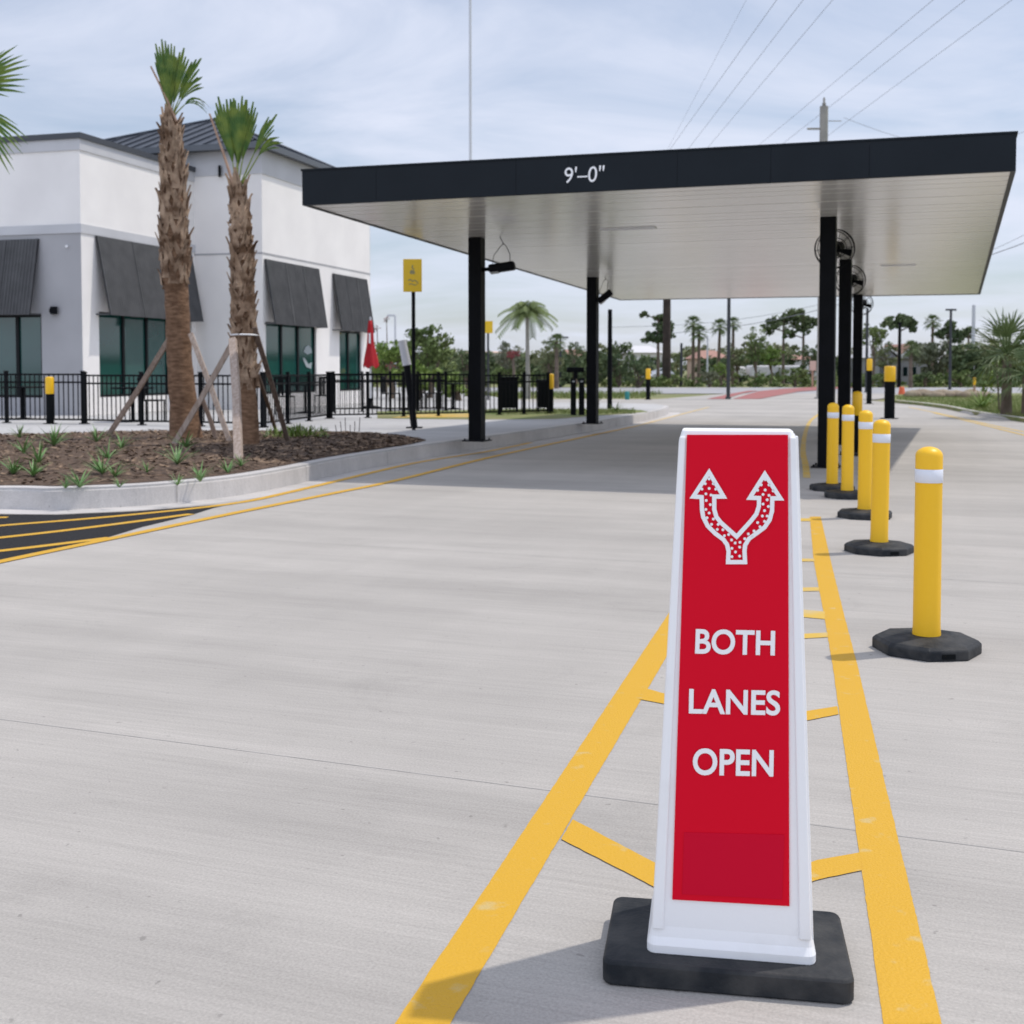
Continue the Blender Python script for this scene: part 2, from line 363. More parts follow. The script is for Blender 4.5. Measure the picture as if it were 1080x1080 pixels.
# slab joints: parallel to the broom finish and across it
g = MB(); jd = (G(693, 848.7)-G(0, 758.7)); jd.z = 0; jd.normalize(); jn = Vector((-jd.y, jd.x, 0)); j0 = G(0, 758.7)
for k in (-1, 0, .96, 2, 3, 4, 5, 6, 7):
    o = j0+jn*k*4.6
    a = o-jd*30; b = o+jd*40
    g.add([a-jn*.0016+Vector((0, 0, .0007)), b-jn*.0016+Vector((0, 0, .0007)), b+jn*.0016+Vector((0, 0, .0007)), a+jn*.0016+Vector((0, 0, .0007))], [(0, 1, 2, 3)])
for k in (-3.5, 8.5):
    o = j0+jd*k; a = o-jn*8; b = o+jn*40
    g.add([a-jd*.0015+Vector((0, 0, .0004)), a+jd*.0015+Vector((0, 0, .0004)), b+jd*.0015+Vector((0, 0, .0004)), b-jd*.0015+Vector((0, 0, .0004))], [(0, 1, 2, 3)])
struct('slab_joints', g, M_joint)
g = MB(); prof = [(-.004, 0), (-.002, SW-.03), (.034, SW+.0055), (.16, SW+.0085)]
jo = [offset(kpath, x) for x, z in prof]
acc = 0
for i in range(1, len(kpath)-1):
    acc += (kpath[i]-kpath[i-1]).length
    if acc < 2.4: continue
    acc = 0; tt = (kpath[i+1]-kpath[i-1]).normalized()*.004; tt = Vector((tt.x, tt.y, 0))
    A_ = [Vector((*jo[k][i], prof[k][1])) for k in range(4)]
    for k in range(3): g.add([A_[k]-tt, A_[k]+tt, A_[k+1]+tt, A_[k+1]-tt], [(0, 1, 2, 3)])
for i in range(4, len(kpath)-4, 5):
    a = kpath[i]; tn = (kpath[i+1]-kpath[i-1]).normalized(); n_ = Vector((-tn.y, tn.x))
    if a.x > G(449, 470).x and a.x < G(640, 450).x:
        p, q = a+n_*.17, a+n_*3.2; g.add([(*(p-tn*.004), SW+.0025), (*(p+tn*.004), SW+.0025), (*(q+tn*.004), SW+.0025), (*(q-tn*.004), SW+.0025)], [(0, 1, 2, 3)])
struct('kerb_joints', g, M_joint)
# island lawn and mulch
g = MB(); g.sheet([tuple(G(u, v, SW).xy) for u, v in [(398, 441.5), (500, 442.5), (585, 442), (640, 438), (684, 434.6), (676, 432.6), (640, 431.8), (560, 431.5), (398, 434)]], SW+.006); struct('lawn', g, M_grass2)
g = MB(); g.sheet([tuple(G(u, v, SW).xy) for u, v in [(412, 441), (500, 440.5), (504, 436.6), (440, 437.6)]], SW+.012); struct('lane_marking', g, M_yelold)
front = [p for p in offset(kpath, .18)]
FR_ = [p for p in front if p.x < G(449, 470).x and p.x > -12]
bx_ = [G(u, v, SW) for u, v in [(-300, 462), (0, 459), (155, 455.5), (280, 456), (350, 457), (420, 460.5), (449, 465)]]
BK = smooth_path(bx_, 8)
def lerp_path(P, t):
    L_ = [0]
    for i in range(len(P)-1): L_.append(L_[-1]+(P[i+1]-P[i]).length)
    s = t*L_[-1]
    for i in range(len(P)-1):
        if s <= L_[i+1] or i == len(P)-2:
            k = (s-L_[i])/(L_[i+1]-L_[i]); return P[i].lerp(P[i+1], min(1, max(0, k)))
NU, NV = 120, 26
def bed(s, t):
    a = lerp_path(FR_, s); b = lerp_path(BK, s); p = a.lerp(b, t)
    m = math.sin(math.pi*t)**.6*.09 if 0 < t < 1 else 0
    z = SW+.008+m*min(1, (1-s)*6)+(.02*noise.noise(Vector((p.x*2, p.y*2, 0)))+.012*noise.noise(Vector((p.x*9, p.y*9, 3))))*(1 if 0 < t < 1 else 0)
    return Vector((p.x, p.y, z))
g = MB(); vs = [bed(i/NU, j/NV) for i in range(NU+1) for j in range(NV+1)]
g.add(vs, [(i*(NV+1)+j, (i+1)*(NV+1)+j, (i+1)*(NV+1)+j+1, i*(NV+1)+j+1) for i in range(NU) for j in range(NV)], True)
struct('mulch_bed', g, M_mulch)
g = MB()
for i in range(11000):
    p = bed(random.random(), random.uniform(.01, .99)); l = random.uniform(.012, .05); wd = random.uniform(.006, .016); a = random.uniform(0, 6.28); tl = random.uniform(-.35, .35)
    d = Vector((math.cos(a), math.sin(a), tl)); n = Vector((-math.sin(a), math.cos(a), random.uniform(-.5, .5))); p.z += .008
    g.add([p-d*l-n*wd, p+d*l-n*wd, p+d*l+n*wd, p-d*l+n*wd], [(0, 1, 2, 3)])
struct('mulch_chips', g, M_chip, 'stuff')
def bedz(x, y):
    best = min(vs, key=lambda q: (q.x-x)**2+(q.y-y)**2); return best.z
# grass blades on verge and lawn
def blades(n, fn, h, seed):
    rnd = random.Random(seed); g = MB()
    for i in range(n):
        p = fn(rnd); a = rnd.uniform(0, 6.28); hh = h*rnd.uniform(.4, 1.2); d = Vector((math.cos(a), math.sin(a), 0))*hh*.1; b = Vector((rnd.uniform(-1, 1), rnd.uniform(-1, 1), 0))*hh*.5
        g.add([p-d, p+d, p+b+Vector((0, 0, hh))], [(0, 1, 2)])
    return g
def in_poly(x, y, P):
    c = False; j = len(P)-1
    for i in range(len(P)):
        if (P[i][1] > y) != (P[j][1] > y) and x < (P[j][0]-P[i][0])*(y-P[i][1])/(P[j][1]-P[i][1])+P[i][0]: c = not c
        j = i
    return c
VPOLY = [tuple(p) for p in offset(VERGE, .2)]+back
def fverge(r):
    while 1:
        p = G(r.uniform(945, 1100), r.uniform(417.5, 446), .1)
        if in_poly(p.x, p.y, VPOLY): return p
struct('verge_grass', blades(12000, fverge, .10, 1), M_blade, 'stuff')
def ffar(r):
    v = r.uniform(415.2, 420.5); p = G(r.uniform(-20, 700+(v-415)*-4), v, -.05); return p
struct('roadside_grass', blades(9000, ffar, .28, 2), M_blade, 'stuff')
struct('lawn_grass', blades(3500, lambda r: G(r.uniform(505, 670), r.uniform(432.2, 437), SW), .08, 3), M_blade, 'stuff')
g = MB()
for i in range(70):
    u = random.uniform(962, 1042); p = G(u, random.uniform(417, 419.2), .1); r = random.uniform(.12, .34); g.ell(p+Vector((0, 0, r*.3)), (r*1.3, r, r*.7), 7, 4)
struct('rubble_strip', g, M_rock, 'stuff')

# ------------------------------------------------------------------ hero: sidewalk sign
def lerp(a, b, t): return a+(b-a)*t
rz = R(-9.5); sb = G(640, 1041); ex = Vector((math.cos(rz), math.sin(rz), 0)); ey = Vector((-math.sin(rz), math.cos(rz), 0))
SC = sb+ex*.245+ey*.165; SC.z = 0
sign = T('sidewalk_sign', 'tapered white and red sign reading BOTH LANES OPEN on a black rubber base', 'sign', tuple(SC))
def rrect(hw, hd, r, n=5):
    res = []
    for cx, cy, a0 in ((hw-r, hd-r, 0), (-hw+r, hd-r, 90), (-hw+r, -hd+r, 180), (hw-r, -hd+r, 270)):
        for i in range(n+1): a = R(a0+90*i/n); res.append((cx+r*math.cos(a), cy+r*math.sin(a)))
    return res
def loft(levels, cap=True):
    g = MB(); n = len(levels[0][0]); vs = []
    for poly, z, off in levels: vs += [SC+ex*(x+off[0])+ey*(y+off[1])+Vector((0, 0, z)) for x, y in poly]
    fs = [(i*n+k, i*n+(k+1) % n, (i+1)*n+(k+1) % n, (i+1)*n+k) for i in range(len(levels)-1) for k in range(n)]
    fs += [tuple(reversed(range(n))), tuple(range((len(levels)-1)*n, len(levels)*n))]
    g.add(vs, fs); return g
part('rubber_base', loft([(rrect(.254, .156, .022), 0, (.003, 0)), (rrect(.259, .161, .022), .006, (.003, 0)), (rrect(.259, .161, .022), .047, (.003, 0)), (rrect(.255, .157, .021), .054, (.003, 0))]), M_rubber, sign, bevel=.003)
HT = 1.165
BO = (.012, .014); TO = (.018, .0)
hwb, hdb, hwt, hdt = .170, .115, .122, .06
def lvl(t, dw=0, r=.012):
    return (rrect(lerp(hwb, hwt, t)+dw, lerp(hdb, hdt, t)+dw, r), lerp(.054, HT, t), (lerp(BO[0], TO[0], t), lerp(BO[1], TO[1], t)))
body = loft([(rrect(hwb+.007, hdb+.010, .02), .054, BO), (rrect(hwb+.007, hdb+.010, .02), .072, BO), (rrect(hwb+.002, hdb+.002, .014), .088, BO), lvl(.05), lvl(.985), (rrect(hwt-.006, hdt-.006, .01), HT+.006, TO)])
part('body', body, M_white, sign, bevel=.002)
def fp(xf, t, off=0, side=-1):   # a point on the front (side -1) face; xf in half widths
    hw = lerp(hwb, hwt, t); hd = lerp(hdb, hdt, t); ox = lerp(BO[0], TO[0], t)
    return SC+ex*(ox+xf*hw)+ey*(side*(hd+off)+lerp(BO[1], TO[1], t))+Vector((0, 0, lerp(.054, HT, t)))
def bar(a, b, c, d, o0, o1, side=-1):  # corner params (xf,t) ccw, raised from o0 to o1
    g = MB(); P0 = [fp(x, t, o0, side) for x, t in (a, b, c, d)]; P1 = [fp(x, t, o1, side) for x, t in (a, b, c, d)]
    g.hexa(P0, P1); return g
for side in (-1, 1):
    for q in (((-.99, .045), (-.845, .045), (-.885, .994), (-.99, .994)), ((.845, .045), (.99, .045), (.99, .994), (.885, .994))):
        part('frame', bar(*q, -.004, .007, side), M_white, sign, bevel=.003)
# side-panel rib (right face) and handle notch
g = MB()
def sp(yf, t, off):
    hw = lerp(hwb, hwt, t); hd = lerp(hdb, hdt, t); ox = lerp(BO[0], TO[0], t); return SC+ex*(ox+hw+off)+ey*(yf*hd+lerp(BO[1], TO[1], t))+Vector((0, 0, lerp(.054, HT, t)))
for q in (((-.9, .04), (-.62, .04), (-.62, .996), (-.9, .996)), ((.62, .04), (.9, .04), (.9, .996), (.62, .996)), ((-.6, .46), (.6, .46), (.6, .475), (-.6, .475))):
    g = MB(); g.hexa([sp(y, t, -.003) for y, t in q], [sp(y, t, .004) for y, t in q]); part('side_rib', g, M_white, sign, bevel=.002)
nf = (fp(1, 0)-fp(-1, 0)).cross(fp(0, 1)-fp(0, 0)).normalized()
PF = fp(0, .5, .0)
def onsign(u, v, off=0): return onplane(u, v, PF, nf)+nf*off
if nf.y > 0: nf = -nf
g = MB(); cs = [(709, 948), (832.5, 955), (831, 458.5), (724.5, 458.5)]
g.hexa([onsign(u, v, -.001) for u, v in cs], [onsign(u, v, .004) for u, v in cs]); part('front_panel', g, M_red, sign)
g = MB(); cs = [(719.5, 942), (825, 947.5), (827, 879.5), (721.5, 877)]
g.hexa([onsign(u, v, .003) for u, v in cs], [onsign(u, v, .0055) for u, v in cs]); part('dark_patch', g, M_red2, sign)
def text_verts(s, offset=.0, res=6):
    cu = bpy.data.curves.new('t', 'FONT'); cu.body = s; cu.offset = offset; cu.extrude = 0; cu.resolution_u = res
    o = bpy.data.objects.new('t', cu); COL.objects.link(o); bpy.context.view_layer.update()
    me = bpy.data.meshes.new_from_object(o.evaluated_get(bpy.context.evaluated_depsgraph_get()))
    v = [p.co.copy() for p in me.vertices]; f = [tuple(p.vertices) for p in me.polygons]
    bpy.data.objects.remove(o); x0 = min(p.x for p in v); x1 = max(p.x for p in v); y0 = min(p.y for p in v); y1 = max(p.y for p in v)
    return [((p.x-x0)/(x1-x0), (p.y-y0)/(y1-y0)) for p in v], f
def flat_text(s, corners, th=.0015, offset=0.0, sm=False):  # corners: BL BR TR TL, already in space
    v, f = text_verts(s, offset); g = MB(); BL, BR, TR, TL = corners
    P = [BL.lerp(BR, x).lerp(TL.lerp(TR, x), y) for x, y in v]; g.add(P, f); return g
for word, c in (('BOTH', [(733, 689), (817, 691), (817.5, 664.5), (734, 662.5)]), ('LANES', [(726.5, 752), (822.5, 754), (823, 727.5), (727, 725.5)]), ('OPEN', [(730.5, 816.5), (815.5, 818.5), (816, 790), (731, 788)])):
    part('lettering', flat_text(word, [onsign(u, v, .0065) for u, v in c], offset=.022), M_print, sign)
def ribbon(pts, wd, z):
    n = len(pts); g = MB(); vs = []
    P = [Vector(p) for p in pts]
    for i in range(n):
        a = (P[i]-P[i-1]).normalized(); b = (P[(i+1) % n]-P[i]).normalized(); na = Vector((-a.y, a.x)); nb = Vector((-b.y, b.x)); m = (na+nb).normalized()
        k = wd/2/max(.45, m.dot(na)); vs += [P[i]+m*k, P[i]-m*k]
    V = [onsign(p.x, p.y, z) for p in vs]
    g.add(V, [(2*i, 2*((i+1) % n), 2*((i+1) % n)+1, 2*i+1) for i in range(n)]); return g
zz_ = [(470, 216), (417, 297), (445, 299), (446, 340), (450, 365), (465, 395), (490, 420), (518, 441), (530, 458), (535, 480), (533, 516), (590, 516), (588, 480), (590, 460), (603, 438), (628, 420), (655, 400), (672, 375), (680, 345), (681, 303), (708, 303), (656, 222), (606, 301), (637, 302), (636, 330), (628, 355), (610, 378), (562, 431), (510, 385), (494, 365), (487, 340), (487, 297), (518, 297)]
g = ribbon([(600+x*.3148, 430+y*.3148) for x, y in zz_], 4.5, .0065)
part('arrow_symbol', g, M_print, sign)
g = MB()
dots = [(470, 238), (457, 254), (484, 254), (446, 272), (470, 270), (492, 272), (459, 288), (476, 292), (460, 310), (474, 324), (459, 340), (470, 352), (463, 368), (484, 372), (478, 390), (500, 390), (497, 407), (516, 408), (521, 428), (535, 424), (545, 442), (557, 452), (573, 450), (546, 470), (572, 466), (558, 482), (546, 498), (572, 496), (589, 438), (601, 422), (620, 412), (612, 430), (640, 398), (632, 384), (655, 380), (648, 362), (664, 362), (655, 344), (668, 330), (650, 322), (664, 308), (657, 240), (644, 258), (670, 258), (632, 276), (657, 275), (684, 278), (650, 290), (670, 293)]
for x, y in dots:
    c = onsign(600+x*.3148, 430+y*.3148, .0065); a = (fp(1, .5)-fp(-1, .5)).normalized(); b = nf.cross(a)
    r = .0031; g.add([c+a*r*math.cos(k*math.pi/4)+b*r*math.sin(k*math.pi/4) for k in range(8)], [tuple(range(8))])
part('dot_pattern', g, M_print, sign)

# ------------------------------------------------------------------ delineator bollards
def octo(r, rot=22.5, sx=1): return [(sx*r*math.cos(R(rot+45*k)), r*math.sin(R(rot+45*k))) for k in range(8)]
bol = T('rubber_based_bollard', 'nearest and largest yellow bollard, right of the red sign, on an octagonal rubber base', 'bollard', (0, 0, 0), 'yellow bollards with a white band')
g = MB(); p1 = octo(.242); p2 = octo(.235)
n = 8; lv = [(p1, 0), (p1, .045), (octo(.225), .06), (octo(.11), .075)]
vs_ = [(x, y, z) for P, z in lv for x, y in P]
g.add(vs_, [(i*n+k, i*n+(k+1) % n, (i+1)*n+(k+1) % n, (i+1)*n+k) for i in range(3) for k in range(n)]+[tuple(range(24, 32)), tuple(reversed(range(8)))])
part('rubber_base', g, M_rubber, bol, True, bevel=.006)
g = MB(); prof = [(.062, .07), (.0615, .12), (.060, .80), (.0605, .905)]+[(.0605*math.cos(a), .905+.042*math.sin(a)) for a in [i*math.pi/16 for i in range(1, 9)]]
g.lathe([(.0635, .073), (.0635, .085)]+prof[1:], 28); part('post', g, M_ytube, bol, True)
g = MB(); g.lathe([(.0612, .782), (.0622, .783), (.0622, .843), (.0612, .844)], 28); part('reflective_band', g, M_band, bol, True)
for sy in (-1, 1): g = MB(); g.box((0, sy*.219, .022), (.06, .02, .022)); part('base_notch', g, M_blackm, bol, True)
spots = [((977, 679), None), ((927, 577.5), 'second nearest yellow bollard, left of the nearest one, on a rubber base'),
         ((912, 542), 'middle yellow bollard, third from the front in the row'),
         ((893.5, 521.5), 'fourth yellow bollard from the front, just right of the one beside the column'),
         ((877.5, 514), 'farthest yellow bollard, standing at the foot of the nearest right-hand canopy column')]
for i, ((u, v), lb) in enumerate(spots):
    p = G(u, v, .03); p.z = 0
    if i == 0: bol.location = p; bol.rotation_euler = (0, 0, R(6))
    else:
        c_ = dup(bol, tuple(p), R(11*i), lb)
        for ch in COL.objects:
            if ch.parent == c_ and not ch.name.startswith('base'):
                if ch.name.startswith(('post', 'reflective')): ch.rotation_euler = (R((-.5, .6, -.4, .7)[i-1]), R((.9, -.6, .5, -.8)[i-1]), 0)
def capped_post(name, label, p, r, h, cap, cat='bollard', group=None, dent=False, mpost=None):
    t = T(name, label, cat, tuple(p), group)
    g = MB(); g.lathe([(r*.96, 0), (r*.96, h-cap)], 20, p); part('post', g, mpost or M_blackm, t)
    g = MB(); z = h-cap; g.lathe([(r, z-.03), (r*1.05, z-.01), (r*1.05, h-.03), (r*.95, h-.008), (r*.5, h), (0, h)], 20, p); part('yellow_cap', g, M_ytube, t)
    g = MB(); g.lathe([(r*1.7, 0), (r*1.7, .015), (r*.9, .016)], 16, p); part('flange', g, M_blackm, t)
    return t
p = G(53, 447, SW); capped_post('capped_bollard', 'black bollard with yellow cap in front of the left fence', p, .08, .96, .32)
p = G(938, 441.5); capped_post('capped_bollard', 'tall thick black bollard with a yellow cap right of the canopy columns', p, .14, 1.4, .38)
p = G(916.5, 426); capped_post('capped_bollard', 'slim dark post with yellow cap beside the farthest canopy column', p, .10, 1.72, .42)
p = G(903.5, 480); t = T('sleeved_post', 'black post with a yellow sleeve in front of the farthest right canopy column', 'bollard', tuple(p))
g = MB(); g.lathe([(.06, 0), (.06, .7)], 16, p); part('post', g, M_blackm, t)
g = MB(); g.lathe([(.055, .60), (.075, .63), (.075, .93), (.06, .965), (0, .975)], 18, p); part('yellow_sleeve', g, M_ytube, t)
g = MB(); g.prism([(p.x+x, p.y+y) for x, y in octo(.25)], .0, .05); part('rubber_base', g, M_rubber, t, bevel=.006)
p = G(683.5, 421.5); capped_post('capped_bollard', 'slim black bollard with yellow cap at the roadside under the canopy', p, .10, 1.35, .42)
p = G(1027.5, 418.5, .1); capped_post('marker_post', 'thin yellow and tan marker post on the right verge', p, .055, .85, .3, 'post', mpost=M_dry)
p = G(581, 436, SW); capped_post('capped_bollard', 'small yellow capped bollard at the end of the fence', p, .07, 1.0, .35)
p = G(661.5, 421.5); g = MB(); g.lathe([(.1, 0), (.1, .32), (.07, .36), (0, .37)], 12, p); solo('drain_stub', g, M_teal, 'short teal pipe stub in the roadside grass', 'pipe')
p = G(951, 418); g = MB(); g.lathe([(.2, 0), (.18, .05), (.12, .42), (.1, .46), (0, .47)], 14, p); solo('traffic_drum', g, M_orange, 'small orange drum by the road beyond the right bollards', 'drum')

# ------------------------------------------------------------------ canopy
ca = .3493; CE = Vector((math.sin(ca), math.cos(ca), 0)); CR = Vector((math.cos(ca), -math.sin(ca), 0)); C0 = Vector((-2.6776, 15.4589, 0)); CW, CL_ = 8.4131, 15.7158
def cz(wd, l): return 3.4053-.004*wd-.0229*l
def cp(wd, l, dz=0):
    if dz > .3: dz -= .05*wd/CW
    return C0+CR*wd+CE*l+Vector((0, 0, cz(wd, l)+dz))
can = T('drive_through_canopy', 'flat black-edged canopy with a white underside, marked 9\'-0", over the lanes', 'canopy', tuple(C0+CR*CW/2+CE*CL_/2))
FH = .425
g = MB(); t_ = .05
def cbox(g, w0, w1, l0, l1, z0, z1): g.hexa([cp(w0, l0, z0), cp(w1, l0, z0), cp(w1, l1, z0), cp(w0, l1, z0)], [cp(w0, l0, z1), cp(w1, l0, z1), cp(w1, l1, z1), cp(w0, l1, z1)])
cbox(g, .05, CW-.05, .05, CL_-.05, .10, FH-.04); part('roof_deck', g, M_cap, can)
g = MB()
# fascia panels with fine joints
pw = [0, .95, 2.6, 3.25, 4.9, 6.3, 7.35, CW]
pw = [0, 1.05, 2.9, 3.55, 4.85, 5.9, 6.95, CW]
for i in range(len(pw)-1): cbox(g, pw[i]+.0012, pw[i+1]-.0012, -.0, t_, -.01, FH)
nl = 8
for i in range(nl):
    a, b = t_+(CL_-2*t_)*i/nl, t_+(CL_-2*t_)*(i+1)/nl
    cbox(g, 0, t_, a+.004, b-.004, -.01, FH); cbox(g, CW-t_, CW, a+.004, b-.004, -.01, FH)
for i in range(5): cbox(g, CW*i/5+.004, CW*(i+1)/5-.004, CL_-t_, CL_, -.01, FH)
part('fascia', g, M_fascia, can, bevel=.0015)
g = MB(); cbox(g, -.012, CW+.012, -.012, t_+.03, FH, FH+.022); cbox(g, -.012, t_+.03, t_+.03, CL_-t_-.03, FH, FH+.022); cbox(g, CW-t_-.03, CW+.012, t_+.03, CL_-t_-.03, FH, FH+.022); cbox(g, -.012, CW+.012, CL_-t_-.03, CL_+.012, FH, FH+.022)
part('coping', g, M_fascia, can)
g = MB(); npn = 52
for i in range(npn):
    a = t_+(CL_-2*t_)*i/npn; b = t_+(CL_-2*t_)*(i+1)/npn
    cbox(g, t_, CW-t_, a+.011, b-.011, random.uniform(-.001, .002), .032)
cbox(g, t_, CW-t_, t_, CL_-t_, .028, .05)
part('soffit', g, M_soffit, can)
g = MB(); cbox(g, 3.05, 3.85, 3.1, 3.28, -.014, .0); part('soffit_light', g, M_lens, can, label='thin white strip light in the canopy underside')
g = MB(); cbox(g, 6.6, 7.2, 9.0, 9.15, -.014, .0); part('soffit_light', g, M_lens, can)
v = [cp(3.2, 0), cp(3.2, 0), None]
nF = -CE
def onfascia(u, v): return onplane(u, v, cp(0, 0), CE)+nF*.012
part('lettering', flat_text('9\'\u20130"', [onfascia(595.5, 193.5), onfascia(636.5, 191.5), onfascia(638, 174.5), onfascia(596, 176.5)], offset=.0), M_print, can)
cols = []
for (wd, l, zb) in ((.9516, 3.6313, SW), (.9516, 10.0093, SW)):
    p = C0+CR*wd+CE*l; cols.append((p, zb))
cols += [(Vector((4.19, 16.02, 0)), 0), (Vector((5.77, 20.9, 0)), 0), (Vector((8.0, 27.9, 0)), 0)]
for p, zb in cols:
    q = p-C0; ztop = cz(q.dot(CR), q.dot(CE))
    g = MB(); g.box((p.x, p.y, (zb+ztop)/2), (.205, .205, ztop-zb), -ca); c_ = part('column', g, M_black, can, bevel=.008)
    g = MB(); g.box((p.x, p.y, zb+.0095), (.36, .36, .018), -ca)
    for sx in (-1, 1):
        for sy in (-1, 1):
            b = p+CR*sx*.145+CE*sy*.145; g.lathe([(.014, .018), (.014, .045), (0, .046)], 6, (b.x, b.y, zb))
    part('base_plate', g, M_black, c_)
# fans
def fan(p, col, label, r=.27):
    t = T('column_fan', label, 'fan', tuple(p), 'fans on the right canopy columns')
    ax = (-CE+Vector((-.25, 0, -.25))).normalized()
    g = MB(); 
    for rr, d in ((r, 0), (r*.96, .07), (r*.96, -.07), (r*.5, .095), (r*.5, -.095)): g.ring(p+ax*d, rr, .006, ax, 28, 4)
    a = ax.orthogonal().normalized(); b = ax.cross(a)
    for k in range(10):
        d = a*math.cos(k*.6283)+b*math.sin(k*.6283)
        g.tube([p+ax*.1, p+ax*.095+d*r*.5, p+ax*.07+d*r*.96, p+d*r, p-ax*.07+d*r*.96, p-ax*.095+d*r*.5, p-ax*.1], .003, 4, False)
    part('cage', g, M_black, t)
    g = MB()
    for k in range(3):
        th = k*2.094; d = a*math.cos(th)+b*math.sin(th); e = ax.cross(d)
        g.add([p+d*.05-e*.02, p+d*.05+e*.02, p+d*r*.88+e*.08+ax*.02, p+d*r*.9-e*.03-ax*.02], [(0, 1, 2, 3)])
    part('blades', g, M_black, t)
    g = MB(); g.tube([p-ax*.05, p-ax*.22], [.06, .075], 14); part('motor', g, M_black, t)
    g = MB(); g.tube([p-ax*.18, p-ax*.18+(col-p).normalized()*.12, Vector((col.x, col.y, p.z-.05))], .018, 6); part('bracket', g, M_black, t)
for i, (z, lb) in enumerate(((2.93, 'caged black fan on the nearest right-hand column, largest of three'), (2.87, 'caged black fan on the middle right-hand column'), (2.84, 'caged black fan on the farthest right-hand column, smallest of three'))):
    c = cols[2+i][0]; p = c+CE*.34+CR*.05+Vector((0, 0, z)); fan(p, c, lb, .265)
def heater(c, uv, D, tilt, label, s=1):
    p = A(uv[0], uv[1], D); t = T('floodlight', label, 'light', tuple(p), 'black lights on the left canopy columns')
    M = Matrix.Rotation(tilt, 3, 'Y'); M = Matrix.Rotation(-ca*.3, 3, 'Z')@M
    g = MB(); g.box(p, (.40*s, .24, .13), M=M); part('housing', g, M_black, t, bevel=.03, seg=3)
    g = MB(); g.box(p+M@Vector((-.12*s, -.02, -.068)), (.12, .2, .015), M=M); part('lens', g, M_greyl, t)
    g = MB(); g.tube([p+M@Vector((-.16*s, 0, 0)), Vector((c.x+.1, c.y, p.z-.02))], .03, 8); part('bracket', g, M_black, t)
    g = MB(); q = c-C0; zt = cz(q.dot(CR), q.dot(CE))
    a = p+M@Vector((-.14*s, 0, .06)); b = p+M@Vector((.13*s, 0, .06)); top = Vector((p.x-.02, p.y, zt)); mid = Vector((p.x+.02, p.y, p.z+.36))
    g.tube([a, a+Vector((.02, 0, .14)), mid-Vector((.05, 0, .05)), mid], .006, 5); g.tube([b, b+Vector((-.0, 0, .12)), mid+Vector((.05, 0, -.05)), mid], .006, 5)
    g.tube([mid, mid+Vector((-.06, 0, .12)), top], .006, 5); part('cable', g, M_black, t)
M_greyl = mat('lamp_glass', (.35, .36, .37), rough=.3)
heater(cols[0][0], (529.5, 282), cols[0][0].y-.15, R(-8), 'black floodlight looped with cable on the nearer left column')
heater(cols[1][0], (638, 313), cols[1][0].y-.15, R(-38), 'black floodlight tilted steeply on the farther left column', .85)

# ------------------------------------------------------------------ restaurant building
ba = R(16); BU = Vector((math.sin(ba), math.cos(ba), 0)); BW = Vector((-math.cos(ba), math.sin(ba), 0))  # away / to the left
B0 = A(87.5, 390, 29.0); B0.z = 0
def S(u, O, d):   # distance along d from O where the vertical plane of column u cuts it
    k = (u-540)/F; return -(O.x-k*O.y)/(d.x-k*d.y)
bld = T('restaurant', 'white stucco restaurant with grey awnings and a dark hipped tower roof', 'building', tuple(B0))
def bp(a, b, z): return B0+BU*a+BW*b+Vector((0, 0, z))
def bbox(g, a0, a1, b0, b1, z0, z1): g.hexa([bp(a0, b1, z0), bp(a0, b0, z0), bp(a1, b0, z0), bp(a1, b1, z0)], [bp(a0, b1, z1), bp(a0, b0, z1), bp(a1, b0, z1), bp(a1, b1, z1)])
def zat(v, P): return H+(ray(540, v).z/ray(540, v).y)*P.y
A1 = S(207, B0, BU); TB = bp(A1, 0, 0)
TP = S(278, TB, -BW); TC = bp(A1, -TP, 0); A2 = S(391, TC, BU)
zc = zat(140, B0); z1 = zat(146, B0); z2 = zat(158, B0); z3 = zat(236, B0); z4 = zat(245.5, B0)
ZT = zat(158, TC); ZF = zat(183, TC); ZB = zat(262, TC)
BD = 15
def wall_with_hole(g, f, s0, s1, z0, z1, holes):   # f(s,z)->point; front skin and reveals
    xs = sorted({s0, s1, *[h[0] for h in holes], *[h[1] for h in holes]}); zs = sorted({z0, z1, *[h[2] for h in holes], *[h[3] for h in holes]})
    for i in range(len(xs)-1):
        for j in range(len(zs)-1):
            cx, czz = (xs[i]+xs[i+1])/2, (zs[j]+zs[j+1])/2
            if any(h[0] < cx < h[1] and h[2] < czz < h[3] for h in holes): continue
            g.add([f(xs[i], zs[j], 0), f(xs[i+1], zs[j], 0), f(xs[i+1], zs[j+1], 0), f(xs[i], zs[j+1], 0)], [(0, 1, 2, 3)])
    for h in holes:
        c = [(h[0], h[2]), (h[1], h[2]), (h[1], h[3]), (h[0], h[3])]
        for k in range(4): a, b = c[k], c[(k+1) % 4]; g.add([f(*a, 0), f(*b, 0), f(*b, -.15), f(*a, -.15)], [(0, 1, 2, 3)])
